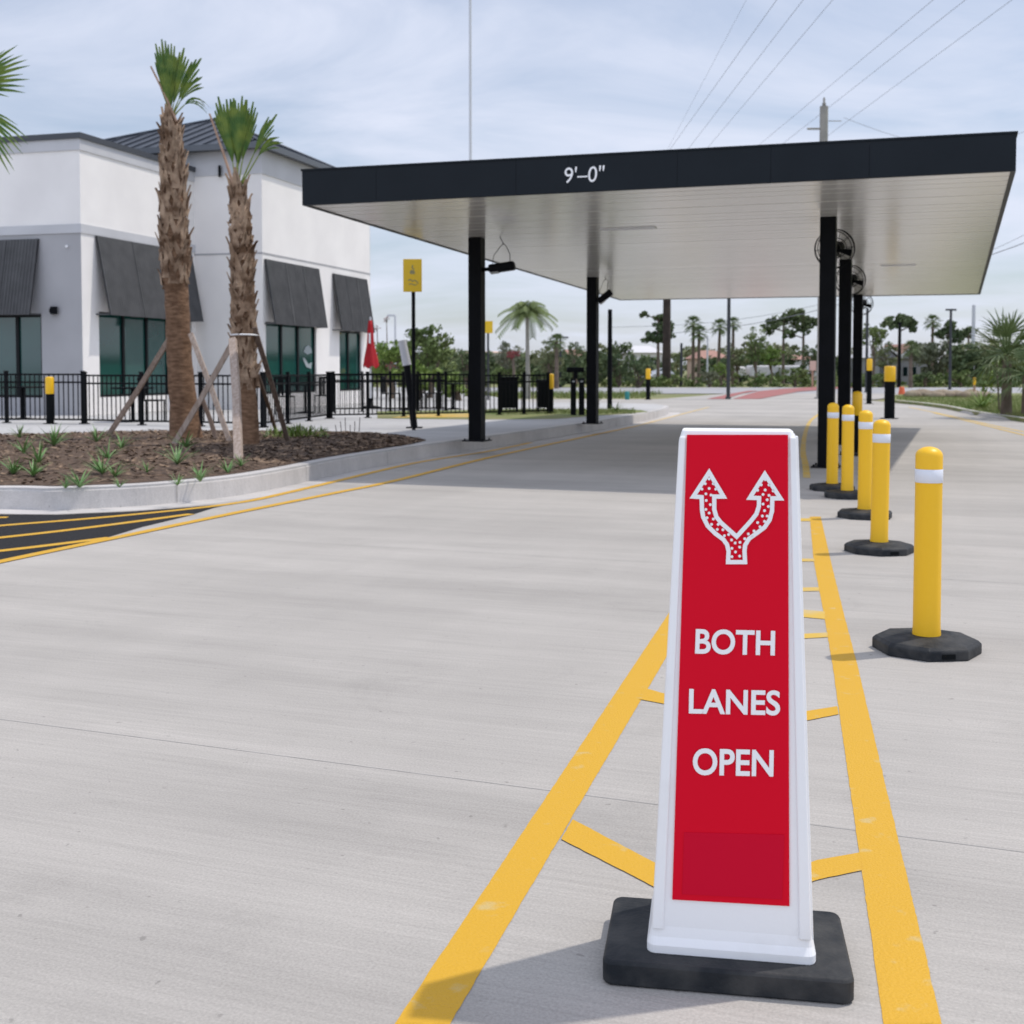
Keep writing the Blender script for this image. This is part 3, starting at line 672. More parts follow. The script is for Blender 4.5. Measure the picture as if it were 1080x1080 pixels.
def window(f, s0, s1, z0, z1, mull, par, transom=None):
    fr = MB(); 
    def bx(a0, a1, c0, c1, d0, d1): fr.hexa([f(a0, c0, d0), f(a1, c0, d0), f(a1, c0, d1), f(a0, c0, d1)], [f(a0, c1, d0), f(a1, c1, d0), f(a1, c1, d1), f(a0, c1, d1)])
    w_ = .06; bx(s0, s0+w_, z0, z1, -.12, -.05); bx(s1-w_, s1, z0, z1, -.12, -.05); bx(s0+w_, s1-w_, z0, z0+w_, -.12, -.05); bx(s0+w_, s1-w_, z1-w_, z1, -.12, -.05)
    for m_ in mull: bx(m_-.045, m_+.045, z0+w_, z1-w_, -.122, -.045)
    o = part('window', fr, M_frame, par)
    ed = [s0]+mull+[s1]
    for i in range(len(ed)-1):
        g = MB(); g.add([f(ed[i]+.03, z0+.03, -.09), f(ed[i+1]-.03, z0+.03, -.09), f(ed[i+1]-.03, z1-.03, -.09), f(ed[i]+.03, z1-.03, -.09)], [(0, 1, 2, 3)]); part('pane', g, M_glass, o)
    return o
def awning(f, s0, s1, zt, zb, pr, par, sw=None):
    g = MB(); t = .03
    # slope panel with ribs
    L_ = s1-s0; n = max(6, int(L_/.09))
    for i in range(n):
        a = s0+L_*i/n; b = s0+L_*(i+1)/n; m1 = a+(b-a)*.5; 
        g.hexa([f(a, zb, pr), f(b, zb, pr), f(b, zb, pr-t), f(a, zb, pr-t)], [f(a, zt, .06), f(b, zt, .06), f(b, zt, .02), f(a, zt, .02)])
        g.hexa([f(a+.01, zb+.01, pr+.012), f(m1, zb+.01, pr+.012), f(m1, zb+.01, pr-.005), f(a+.01, zb+.01, pr-.005)], [f(a+.01, zt-.01, .072), f(m1, zt-.01, .072), f(m1, zt-.01, .055), f(a+.01, zt-.01, .055)])
    aw = part('awning', g, M_awn, par)
    g = MB(); k = 0
    for s in (s0, s0+L_*.34, s0+L_*.67, s1-.04):
        g = MB()
        g.hexa([f(s, zb, pr+.02), f(s+.04, zb, pr+.02), f(s+.04, zb, pr-.04), f(s, zb, pr-.04)], [f(s, zt, .08), f(s+.04, zt, .08), f(s+.04, zt, .0), f(s, zt, .0)])
        g.hexa([f(s, zb, .0), f(s+.04, zb, .0), f(s+.04, zb, pr-.045), f(s, zb, pr-.045)], [f(s, zb+.04, .0), f(s+.04, zb+.04, .0), f(s+.04, zb+.04, pr-.045), f(s, zb+.04, pr-.045)])
        part('awning_frame', g, M_awn, aw)
# faces
nR = -BW; nL = -BU
fR = lambda s, z, o: bp(s, -o, z)                # block side face, s away
fL = lambda s, z, o: bp(-o, s, z)                # block front face, s to the left
fT = lambda s, z, o: bp(A1+s, -TP-o, z)          # tower side face
fTs = lambda s, z, o: bp(A1-o, -TP+s, z)         # tower shaded face
WS = .62
zw = zat(333, bp(1.5, 0, 0))
w1a, w1b = S(105.5, B0, BU), S(203, B0, BU)
fpx = lambda u: S(u, B0, BW)
wl0, wl1 = fpx(45), fpx(-45)
g = MB()
wall_with_hole(g, fR, 0, A1+.3, SW-.1, z4, [(w1a, w1b, WS, zat(331, bp(2, 0, 0)))])
part('wall', g, M_stucco, bld, label='sunlit white stucco wall left of the tower')
g = MB(); wall_with_hole(g, lambda s, z, o: fL(s, z, o), .0, 14, SW-.1, z4, [(wl0, wl1, WS, zat(331, B0))]); part('wall', g, M_stuccog, bld, label='shaded grey stucco wall at the left edge')
g = MB(); bbox(g, .005, A1, .005, 14, z3, z2); part('upper_wall', g, M_stucco, bld)
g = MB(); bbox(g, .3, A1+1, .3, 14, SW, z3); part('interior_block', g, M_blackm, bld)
g = MB(); bbox(g, -.03, A1, -.03, 14, z4, z3); part('band_course', g, M_trim, bld)
g = MB(); bbox(g, -.03, A1, -.03, 14, z2, z1); part('frieze', g, M_trim, bld)
g = MB(); bbox(g, -.08, A1, -.08, 14, z1, zc); part('parapet_cap', g, M_cap, bld)
g = MB()
for f, s0, s1 in ((fR, 0, A1), (fL, 0, 14)):
    pass
window(fR, w1a, w1b, WS, zat(331, bp(2, 0, 0)), [S(133, B0, BU), S(157.5, B0, BU), S(180, B0, BU)], bld)
window(fL, wl0, wl1, WS, zat(331, B0), [fpx(18), fpx(-15)], bld)
awning(fR, S(102.5, B0, BU), S(201, B0, BU), zat(249.5, bp(.7, 0, 0)), zat(334, bp(1, 0, 0))+.02, .42, bld)
awning(lambda s, z, o: fL(s, z, o), fpx(44.5), fpx(-50), zat(250.5, B0), zat(331, B0)-.02, .42, bld)
# tower
g = MB()
th_ = [(S(281, TC, BU), S(334, TC, BU), WS, zat(341, bp(A1+1.5, -TP, 0))), (S(358.5, TC, BU), S(381.5, TC, BU), WS, zat(350, bp(A1+6.5, -TP, 0)))]
TL_ = A2
wall_with_hole(g, fT, 0, TL_, SW-.1, ZT, th_); part('tower_wall', g, M_stucco, bld)
g = MB(); wall_with_hole(g, lambda s, z, o: fTs(s, z, o), 0, 7, SW-.1, ZT, []); part('tower_wall', g, M_stucco, bld)
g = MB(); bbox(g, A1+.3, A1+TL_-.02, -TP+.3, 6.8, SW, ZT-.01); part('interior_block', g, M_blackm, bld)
g = MB(); bbox(g, A1+TL_-.015, A1+TL_, -TP+.0, 7, SW-.1, ZT); part('tower_wall', g, M_stucco, bld)
g = MB(); bbox(g, A1-.03, A1+TL_+.02, -TP-.03, 7, ZF, ZT+.02); part('frieze', g, M_trim, bld)
# shallow reveal line on tower (band)
g = MB(); bbox(g, A1-.015, A1+TL_+.01, -TP-.015, 7, ZB-.14, ZB-.10); part('reveal', g, M_stuccog, bld)
g = MB(); bbox(g, A1-.012, A1+TL_+.012, -TP-.012, 2.5, zat(402, TC), zat(402, TC)+.03); 
for h, m_ in zip(th_, ([S(299, TC, BU), S(316.5, TC, BU)], [S(369, TC, BU)])): window(fT, h[0], h[1], h[2], h[3], m_, bld)
awning(fT, S(279.7, TC, BU), S(335, TC, BU), zat(273.5, bp(A1+.2, -TP, 0)), zat(342, bp(A1+.2, -TP, 0)), .34, bld)
awning(fT, S(351, TC, BU), S(385.5, TC, BU), zat(289.5, bp(A1+5, -TP, 0)), zat(349, bp(A1+5, -TP, 0)), .34, bld)
OV = .38; a0, a1_, b0, b1 = A1-OV, A1+TL_+OV, -TP-OV+.15, 5.2
AP = bp((a0+a1_)/2, (b0+b1)/2, zat(127, bp((a0+a1_)/2, 2, 0)))
g = MB(); ze = ZT+.12
cor = [bp(a0, b1, ze), bp(a0, b0, ze), bp(a1_, b0, ze), bp(a1_, b1, ze)]
g.add(cor+[AP], [(0, 1, 4), (1, 2, 4), (2, 3, 4), (3, 0, 4)])
rf = part('roof', g, M_roof, bld)
g = MB()
for i in range(4):
    p, q = cor[i], cor[(i+1) % 4]; n_ = 16; e = (q-p)
    for k in range(1, n_):
        t = k/n_; base = p+e*t; mx_ = 1-abs(2*t-1); topc = base.lerp(AP+(base-(p+q)/2)*0, 0)
        mid = (p+q)/2; end = base+(AP-mid)*mx_
        d = (AP-mid).normalized(); nn_ = e.cross(AP-mid).normalized(); nn_ = nn_ if nn_.z > 0 else -nn_; s_ = e.normalized()*.015
        g.hexa([base-s_, base+s_, end+s_, end-s_], [base-s_+nn_*.04, base+s_+nn_*.04, end+s_+nn_*.04, end-s_+nn_*.04])
    g.tube([p+Vector((0, 0, .02)), AP+Vector((0, 0, .02))], .045, 6)
part('roof_seams', g, M_roof, rf)
g = MB(); bbox(g, a0-.02, a1_+.02, b0-.02, b1+.02, ZT+.02, ZT+.06); part('eave_soffit', g, M_cap, bld)
g = MB(); bbox(g, a0-.10, a1_+.10, b0-.10, b0-.01, ZT-.02, ze+.02); bbox(g, a0-.10, a0-.01, b0, b1, ZT-.02, ze+.02); part('gutter', g, M_gut if 'M_gut' in globals() else mat('gutter_grey', (.10, .11, .125), rough=.5), bld)
g = MB(); q = onplane(58.5, 327.5, B0, BU); g.box(q-BU*.06, (.16, .16, .18), ba); g.box(q-BU*.04+BW*.08, (.1, .08, .1), ba); part('wall_lamp', g, M_black, bld)
g = MB(); q = onplane(71, 260, B0, BU); g.box(q-BU*.03, (.06, .06, .05), ba); part('wall_fitting', g, M_white, bld)
g = MB(); q = onplane(233, 181, bp(A1, 0, 0), BU); g.box(q-BU*.08, (.07, .12, .3), ba); part('wall_lamp', g, M_black, bld)
# white symbol in a tower window, a decal on the glass
g = MB()
q0 = fT(S(325, TC, BU), 0, -.08)
def onwin(u, v): return onplane(u, v, q0, BW)-BW*.005
for pts in ([(322, 366), (325, 364), (328, 367), (329, 372), (324, 374), (320, 371)], [(319, 378), (321, 377), (325, 384), (329, 382), (328, 389), (323, 387)]):
    g.add([onwin(*p_) for p_ in pts], [tuple(range(len(pts)))])
part('window_decal', g, M_decal, bld, label='white decal on the dark tower window')

# ------------------------------------------------------------------ fences
def fence(name, label, P, Q, h=1.0, posts=5, z=SW, group=None, pick=.11):
    t = T(name, label, 'fence', (P.x, P.y, z), group); d = Vector((Q.x-P.x, Q.y-P.y, 0)); L_ = d.length; d.normalize(); rz_ = math.atan2(d.y, d.x)
    g = MB(); 
    for zz in (h, h-.16, .1): g.box((P.x+d.x*L_/2, P.y+d.y*L_/2, z+zz-.015), (L_, .03, .035), rz_)
    part('rails', g, M_black, t)
    g = MB(); n = int(L_/pick)
    for i in range(1, n):
        s = L_*i/n; g.box((P.x+d.x*s, P.y+d.y*s, z+.06+(h-.1)/2+.02), (.017, .017, h-.08), rz_)
    part('pickets', g, M_black, t)
    for i in range(posts):
        s = L_*i/(posts-1) if posts > 1 else 0
        g = MB(); g.box((P.x+d.x*s, P.y+d.y*s, z+(h+.04)/2), (.062, .062, h+.04), rz_); g.box((P.x+d.x*s, P.y+d.y*s, z+h+.05), (.075, .075, .02), rz_); g.box((P.x+d.x*s, P.y+d.y*s, z+.01), (.13, .13, .02), rz_)
        part('post', g, M_black, t)
fence('picket_fence', 'black picket fence at the left edge, in front of the grey wall', G(-220, 443.5, SW), G(88, 447, SW), 1.02, 5)
fence('picket_fence', 'long black picket fence running behind both staked palms', G(90, 447.2, SW), G(277, 451, SW), 1.0, 4)
fence('picket_fence', 'black picket fence going back from the palm towards the tower corner', G(279, 450.5, SW), G(346, 441.5, SW), 1.0, 4)
fence('picket_fence', 'black patio fence behind the leaning post and tall yellow sign', G(349, 441.5, SW), G(498, 438.5, SW), 1.0, 5)
fence('picket_fence', 'far end of the patio fence, right of the first canopy column', G(500, 438.5, SW), G(578, 436.5, SW), .98, 4)
fence('back_fence', 'black fence along the back of the patio behind the red umbrella', G(352, 434.5, SW), G(470, 433.5, SW), 1.0, 5)

# ------------------------------------------------------------------ patio things
p = A(391, 400, 34.0); p.z = SW
um = T('closed_umbrella', 'closed red patio umbrella beside the last white wall', 'umbrella', tuple(p))
zt_, zb_ = zat(338, p), zat(387, p)
g = MB(); n = 20; vs2 = []; lev = 10
for i in range(lev+1):
    t = i/lev; z = lerp(zb_, zt_, t); r = lerp(.21, .045, t**.7)*(1+.12*math.sin(t*9))
    for k in range(n):
        a = 2*math.pi*k/n; rr = r*(1+.16*math.cos(a*5+t*1.5)); vs2.append((p.x+rr*math.cos(a), p.y+rr*math.sin(a), z+(.05*math.cos(a*5) if i == 0 else 0)))
g.add(vs2, [(i*n+k, i*n+(k+1) % n, (i+1)*n+(k+1) % n, (i+1)*n+k) for i in range(lev) for k in range(n)]+[tuple(range(lev*n, lev*n+n))], True); part('canvas', g, M_redcl, um)
g = MB(); g.tube([(p.x, p.y, SW), (p.x, p.y, zt_+.1)], .025, 8); part('pole', g, M_galv, um)
g = MB(); g.lathe([(.28, 0), (.28, .06), (.06, .1), (.04, .3)], 16, p); part('foot', g, M_black, um)
g = MB(); q = p+Vector((-.0, -.20, zat(357, p)-SW)); g.box(q, (.05, .01, .28)); part('lettering', g, M_print, um)
def patio_table(p, label, r=.45):
    t = T('patio_table', label, 'table', tuple(p), 'black patio tables behind the fence')
    g = MB(); g.lathe([(r, .70), (r, .73), (0, .731)], 24, p); g.lathe([(r, .70), (0, .699)], 24, p); part('table_top', g, M_black, t)
    g = MB(); g.lathe([(.25, 0), (.25, .02), (.04, .05), (.04, .7)], 16, p); part('pedestal', g, M_black, t)
def patio_chair(p, rz_, label):
    t = T('patio_chair', label, 'chair', tuple(p), 'black patio chairs behind the fence'); M = Matrix.Rotation(rz_, 3, 'Z'); pp = Vector(p)
    def B(c, s, M2=None):
        g_ = MB(); g_.box(pp+M@Vector(c), s, M=M if M2 is None else M@M2); return g_
    part('seat', B((0, 0, .45), (.44, .44, .03)), M_black, t, bevel=.008)
    g = MB(); 
    for k in range(5): g.box(pp+M@Vector((-.17+.085*k, .22, .68)), (.05, .015, .42), M=M)
    g.box(pp+M@Vector((0, .22, .9)), (.44, .02, .05), M=M); part('backrest', g, M_black, t)
    for sx in (-1, 1):
        for sy in (-1, 1):
            part('leg', B((sx*.2, sy*.2, .22), (.03, .03, .44)), M_black, t)
for (u, D, lb) in ((24, 26.6, 'round black table behind the fence at the left edge'), (140, 25.4, 'round black table behind the fence left of the first palm'), (322, 30.5, 'round black table under the tower awning'), (432, 33, 'round black table beyond the leaning post'), (478, 33.5, 'round black table left of the first canopy column')):
    q = A(u, 420, D); q.z = SW; patio_table(q, lb)
for (u, D, r_, lb) in ((300, 29.5, .4, 'black chair behind the fence between palm and tower window'), (342, 30.6, 3.6, 'black chair at the tower corner'), (412, 33, 1.3, 'black chair left of the leaning post'), (455, 33.4, -1.2, 'black chair right of the tall yellow sign'), (160, 25.6, 1.5, 'black chair behind the fence left of the first palm')):
    q = A(u, 420, D); q.z = SW; patio_chair(q, r_, lb)
def bin_(u, v, w_, h, label):
    p = G(u, v, SW); t = T('litter_bin', label, 'bin', tuple(p), 'black litter bins at the end of the fence')
    g = MB(); g.box(p+Vector((0, 0, .12+(h-.12)/2)), (w_, .45, h-.14)); part('body', g, M_blackm, t, bevel=.02)
    g = MB(); g.box(p+Vector((0, 0, h)), (w_+.06, .5, .05)); part('lid', g, M_black, t, bevel=.01)
    for sx in (-1, 1):
        g = MB(); g.tube([p+Vector((sx*w_*.42, 0, 0)), p+Vector((sx*w_*.42, 0, .14))], .03, 6); part('leg', g, M_black, t)
bin_(537, 435.5, .46, .9, 'black litter bin right of the first canopy column')
bin_(573, 435, .3, .82, 'narrow black litter bin at the end of the fence')
# order pedestal
p = G(609, 438, SW); t = T('order_pedestal', 'black twin order pedestal left of the second canopy column', 'pedestal', tuple(p))
for sx in (-1, 1):
    g = MB(); g.box(p+Vector((sx*.1, 0, .45)), (.13, .18, .9)); part('post', g, M_blackm, t, bevel=.01)
    g = MB(); g.box(p+Vector((sx*.1, -.095, .82)), (.06, .01, .04)); part('badge', g, M_greyl, t)
g = MB(); g.box(p+Vector((-.05, 0, 1.1)), (.42, .16, .12)); g.box(p+Vector((-.05, 0, .97)), (.1, .1, .16)); part('hood', g, M_black, t, bevel=.015)
# yellow sign on tall post
p = G(436.5, 453.5, SW); t = T('post_sign', 'tall yellow rectangular sign on a thin black post beside the building', 'sign', tuple(p))
D_ = p.y
g = MB(); g.tube([p, (p.x, p.y, zat(276, p))], .035, 10); part('post', g, M_black, t)
pl, pr_ = A(425.3, 290, D_-.05), A(444.9, 290, D_-.05); zb2, zt2 = zat(308, p), zat(273.5, p)
g = MB(); g.box(((pl.x+pr_.x)/2, D_-.05, (zb2+zt2)/2), (pr_.x-pl.x, .03, zt2-zb2)); part('panel', g, M_sign, t, bevel=.004)
g = MB(); yy = D_-.05-.018
def sg(u, v): q = onplane(u, v, Vector((0, yy, 0)), Vector((0, 1, 0))); return q
def sstroke(pts, wd):
    for (a, b) in zip(pts, pts[1:]):
        a = Vector(a); b = Vector(b); d = (b-a).normalized(); n_ = Vector((-d.y, d.x))*wd/2
        g.add([sg(*(a-n_)), sg(*(b-n_)), sg(*(b+n_)), sg(*(a+n_))], [(0, 1, 2, 3)])
sstroke([(435.5, 279.5), (434.5, 282), (436.8, 284.3)], 1.3); g.add([sg(*q) for q in [(432, 287), (433.5, 284.5), (436.5, 285), (438, 287.5), (437, 289), (433, 289)]], [(0, 1, 2, 3, 4, 5)])
sstroke([(430.5, 296), (433, 294.5), (435, 297), (437.5, 295.2), (440, 297.5), (441, 299)], 1.1); sstroke([(431, 300), (434, 299.2), (437, 300.8), (439.5, 300)], 1.0)
part('emblem', g, M_greymark, t)
p = G(514.5, 402, SW); p = A(514.8, 400, 44); p.z = SW
t = T('post_sign', 'small far yellow sign on a thin grey pole right of the first column', 'sign', tuple(p))
g = MB(); g.tube([p, (p.x, p.y, zat(342, p))], .04, 8); part('post', g, M_pole, t)
g = MB(); pz = zat(345, p); g.box((p.x+.02, p.y-.06, pz), (.30, .04, .44)); part('panel', g, M_sign, t, bevel=.004)
# leaning post
p = G(437, 451.5, SW); D_ = p.y; a = A(429, 384, D_); b = A(424, 359, D_)
t = T('leaning_post', 'black post with a pale grey sleeve leaning left on the pavement', 'post', tuple(p))
g = MB(); g.tube([p, a], .065, 12); part('post', g, M_black, t)
g = MB(); g.tube([a-(b-a)*.05, b], [.085, .075], 12); part('sleeve', g, M_greys if 'M_greys' in globals() else mat('pale_grey_sleeve', (.5, .5, .52), rough=.6), t)
g = MB(); g.box(p+Vector((0, 0, .012)), (.3, .22, .022)); part('foot_plate', g, M_black, t)

# ------------------------------------------------------------------ palms (near)
def fan_leaf(g, gp, base, d, up, pet, bl, nseg, spread, droop, wd=.03, curl=0, seed=0, fold=.25, fused=.6, cut=0.0):
    rnd = random.Random(seed); d = d.normalized(); side = d.cross(up).normalized(); upn = side.cross(d).normalized()
    hub = base+d*pet
    gp.tube([base, base+d*pet*.5+upn*.01, hub], [wd*.55, wd*.4, wd*.3], 5)
    for i in range(nseg):
        t = (i/(nseg-1)-.5)*2; a = t*spread; dd = (d*math.cos(a)+side*math.sin(a)).normalized(); l = bl*(1-.28*abs(t)**2)*rnd.uniform(.84, 1.06)
        nrm = upn; sd = dd.cross(nrm).normalized()
        pts = []; K = 5
        for k in range(K+1):
            s = k/K; q = hub+dd*l*s+nrm*(-fold*l*(t*t)*s*.3)+Vector((0, 0, -droop*l*(s**2.2)))+side*curl*s*s*l
            sp_ = l*2*spread/(nseg-1)*1.12; wdk = max(sp_*s, wd*.25) if s <= fused+.02 else sp_*fused*(cut+(1-cut)*max(0, 1-(s-fused)/(1-fused))**.8)+.003
            pts.append((q, wdk))
        vs_ = []
        for q, ww in pts: vs_ += [q-sd*ww*.5, q+nrm*(-ww*.25), q+sd*ww*.5]
        fs = []
        for k in range(K): fs += [(3*k, 3*k+1, 3*k+4, 3*k+3), (3*k+1, 3*k+2, 3*k+5, 3*k+4)]
        g.add(vs_, fs)
def trunk_mesh(p, pts_r, n=22, seed=0, rough=.02):
    g = MB(); rnd = random.Random(seed); vs_ = []; m = len(pts_r)
    for (dx, z, r) in pts_r:
        for k in range(n):
            a = 2*math.pi*k/n; rr = r*(1+rough*4*noise.noise(Vector((math.cos(a)*2, math.sin(a)*2, z*6+seed)))); vs_.append((p.x+dx+rr*math.cos(a), p.y+rr*math.sin(a), z))
    g.add(vs_, [(i*n+k, i*n+(k+1) % n, (i+1)*n+(k+1) % n, (i+1)*n+k) for i in range(m-1) for k in range(n)]+[tuple(range((m-1)*n, m*n))], True); return g
def boots(p, z0, z1, rf, dxf, seed, step=.052):
    rnd = random.Random(seed); g = MB(); z = z0; a = 0; k = 0
    while z < z1:
        a += 2.3999; r = rf(z)*.93; c = Vector((p.x+dxf(z), p.y, z)); o = Vector((math.cos(a), math.sin(a), 0)); sd = Vector((-math.sin(a), math.cos(a), 0))
        l = rnd.uniform(.20, .33); outw = rnd.uniform(.03, .10); w0 = rnd.uniform(.055, .085); lean = rnd.uniform(-.09, .09)
        b0_ = c+o*r; m1 = c+o*(r+outw*.35)+Vector((0, 0, l*.5))+sd*lean*.4; e = c+o*(r+outw)+Vector((0, 0, l))+sd*lean
        if rnd.random() < .72:  # split boot: two prongs making a V
            for s_ in (-1, 1):
                q0 = b0_+sd*s_*w0*1.1-Vector((0, 0, .04)); q1 = m1+sd*s_*w0*.25; q2 = e+sd*s_*w0*.5*rnd.uniform(-.6, .8)
                for (u0, u1, wa, wb) in ((q0, q1, w0*.55, w0*.42), (q1, q2, w0*.42, w0*.14)):
                    th = o*.018
                    g.hexa([u0-sd*wa, u0+sd*wa, u1+sd*wb, u1-sd*wb], [u0-sd*wa+th, u0+sd*wa+th, u1+sd*wb+th, u1-sd*wb+th])
        else:
            th = o*.022
            g.hexa([b0_-sd*w0, b0_+sd*w0, m1+sd*w0*.6, m1-sd*w0*.6], [b0_-sd*w0+th, b0_+sd*w0+th, m1+sd*w0*.6+th, m1-sd*w0*.6+th])
            g.hexa([m1-sd*w0*.6, m1+sd*w0*.6, e+sd*w0*.25, e-sd*w0*.25], [m1-sd*w0*.6+th, m1+sd*w0*.6+th, e+sd*w0*.25+th*.5, e-sd*w0*.25+th*.5])
        z += step*rnd.uniform(.4, 1.0)*.62
    return g
def palm(name, label, u, vb, prof, zb0, zb1, seed, leaves, dry, rough=.02):
    p = G(u, vb, SW+.07); t = T(name, label, 'palm tree', tuple(p), 'young palms with wooden props')
    K = F/p.y; pr2 = [((uu-u)/K, zat(v, p), w_/2/K) for uu, v, w_ in prof]
    n_ = 30; fine = []
    for i in range(len(pr2)-1):
        for k in range(n_): s = k/n_; fine.append(tuple(lerp(pr2[i][j], pr2[i+1][j], s) for j in range(3)))
    fine.append(pr2[-1]); fine.insert(0, (fine[0][0], p.z-.12, fine[0][2]*1.08))
    part('trunk', trunk_mesh(p, fine, seed=seed, rough=rough), M_bark, t)
    def val(z, j):
        for i in range(len(pr2)-1):
            if z <= pr2[i+1][1] or i == len(pr2)-2:
                s = (z-pr2[i][1])/(pr2[i+1][1]-pr2[i][1]); return lerp(pr2[i][j], pr2[i+1][j], min(1, max(0, s)))
    part('leaf_bases', boots(p, zat(zb0, p), zat(zb1, p), lambda z: val(z, 2), lambda z: val(z, 0), seed), M_boot, t)
    top = Vector((p.x+pr2[-1][0], p.y, pr2[-1][1]-.05))
    gp = MB(); 
    for i, (ax, ay, az, pet, bl, ns, sp, dr, cu) in enumerate(leaves):
        g = MB(); d = Vector((ax, ay, az)); up = Vector((0, -1, .15)) if abs(ay) < .9 else Vector((0, 0, 1))
        fan_leaf(g, gp, top+Vector((ax*.05, ay*.05, 0)), d, up, pet, bl, ns, sp, dr, .028, cu, seed*10+i, fused=.8, cut=.4 if dr < .2 else .0)
        part('frond', g, M_frond, t)
    part('petioles', gp, M_petiole, t)
    g = MB(); K2 = K
    for (u0, v0, u1, v1) in dry: g.tube([A(u0, v0, p.y-.05), A((u0+u1)/2+1, (v0+v1)/2, p.y-.05), A(u1, v1, p.y-.08)], [.022, .018, .014], 6)
    part('dry_stalk', g, M_dry, t)
    return p
P1 = palm('cabbage_palm', 'taller staked palm with tied-up fronds and a half-shaved brown trunk', 196, 463,
     [(196, 463, 35), (194, 430, 29), (190, 380, 26), (189, 330, 25), (188, 306, 24), (187, 298, 27), (186, 250, 27), (186, 190, 22), (184, 150, 15), (184, 120, 11)], 302, 132, 1,
     [(-.13, -.05, 1, .12, 1.02, 7, .15, .0, 0), (.03, -.1, 1, .12, .98, 8, .17, .0, 0), (.0, .1, 1, .14, .95, 7, .2, .0, .0), (.2, -.05, 1, .2, .82, 8, .24, .02, .05), (.40, 0, 1, .26, .72, 6, .2, .06, .06), (.56, -.1, 1, .25, .62, 5, .22, .25, .1), (-.06, -.2, 1, .05, .72, 7, .22, .0, 0), (.8, -.1, .8, .25, .5, 5, .3, .8, .1)],
     [(186, 128, 159, 70)])
P2 = palm('cabbage_palm', 'shorter staked palm whose whole trunk is wrapped in leaf bases', 259, 470,
     [(261, 470, 26), (261, 430, 22), (259, 390, 20), (258, 340, 18), (257, 280, 17), (256, 235, 14), (254, 208, 10), (253, 195, 8)], 410, 203, 2,
     [(-.14, -.05, 1, .34, .88, 9, .24, .0, 0), (.05, -.12, 1, .34, .88, 9, .22, .0, 0), (-.03, .1, 1, .36, .84, 8, .24, .0, 0), (.18, -.05, 1, .38, .82, 8, .2, .0, .0), (.44, 0, 1, .5, .62, 6, .18, .05, .06), (.62, -.1, 1, .5, .52, 6, .24, .35, .1), (.0, .15, 1, .3, .72, 8, .24, .0, 0)],
     [(249, 205, 221, 120)])
def prop(label, u0, v0, D0, u1, v1, m, wd=.075, board=None):
    a = A(u0, v0, D0); b = G(u1, v1, SW+.06); d = (b-a).normalized(); b = b+d*.05; t = T('palm_prop', label, 'prop', tuple(b), 'wooden props staking the palms')
    s = d.cross(Vector((0, 1, 0))).normalized(); n_ = d.cross(s).normalized()
    g = MB(); h = wd/2; mid = a.lerp(b, .5)+s*.012; lst = [a, mid, b]
    for p0, p1 in ((a, mid), (mid, b)):
        g.hexa([p0-s*h-n_*h*.7, p0+s*h-n_*h*.7, p0+s*h+n_*h*.7, p0-s*h+n_*h*.7], [p1-s*h-n_*h*.7, p1+s*h-n_*h*.7, p1+s*h+n_*h*.7, p1-s*h+n_*h*.7])
    part('timber', g, m, t, bevel=.004)
    if board: g = MB(); g.box(a+Vector((board, -.02, -.02)), (.04, .09, .24)); part('batten', g, m, t, bevel=.003)
prop('pale prop leaning on the taller palm from the left', 179, 357, P1.y-.1, 115, 458, M_timber, board=.0)
prop('pale prop sloping down right from the taller palm', 201, 352, P1.y-.15, 243, 468, M_timber, .07)
prop('short prop low behind the taller palm', 213, 420, P1.y+.3, 229, 466, M_timberd, .06)
prop('pale prop crossing left in front between both palms', 246, 360, P2.y-.25, 182, 471, M_timber, .07)
prop('nearly upright pale prop in front of the shorter palm', 245.5, 358, P2.y-.35, 251.5, 484, M_timber, .095)
prop('dark prop sloping right from the shorter palm', 268, 345, P2.y-.1, 304, 467, M_timberd, .065)
prop('thin dark prop low behind the shorter palm', 272, 395, P2.y+.5, 292, 458, M_timberd, .05)
g = MB(); c = P2+Vector((0, 0, zat(354, P2)-P2.z)); g.ring(c, .2, .012, (0, .05, 1), 20, 4); solo('tie_strap', g, M_white, 'pale strap tied round the shorter palm', 'strap')
# partly seen palm at left edge
p = A(-52, 390, 15); p.z = SW+.06
t = T('cabbage_palm', 'palm cut off by the left edge of the view, only frond tips showing', 'palm tree', tuple(p))
g = trunk_mesh(p, [(0, SW, .2), (0, 2, .17), (0, 4.4, .15), (0, 4.65, .08)], seed=5); part('trunk', g, M_bark, t)
g = MB(); gp = MB(); top = p+Vector((0, 0, 4.62-p.z))
for i in range(14):
    a = i*2.4; el = .9-.11*i; d = Vector((math.cos(a)*math.cos(el), math.sin(a)*math.cos(el), math.sin(el))); fan_leaf(g, gp, top, d, Vector((0, 0, 1)), .12, .42, 13, .75, .35+.05*i, .02, 0, i)
fan_leaf(g, gp, top, Vector((1, -.1, .55)), Vector((0, -1, .3)), .26, 1.0, 13, .55, .12, .022, 0, 77)
fan_leaf(g, gp, top, Vector((1, -.2, -.45)), Vector((0, -1, .3)), .22, .95, 13, .5, .35, .02, 0, 78)
part('fronds', g, M_frond, t); part('petioles', gp, M_petiole, t)

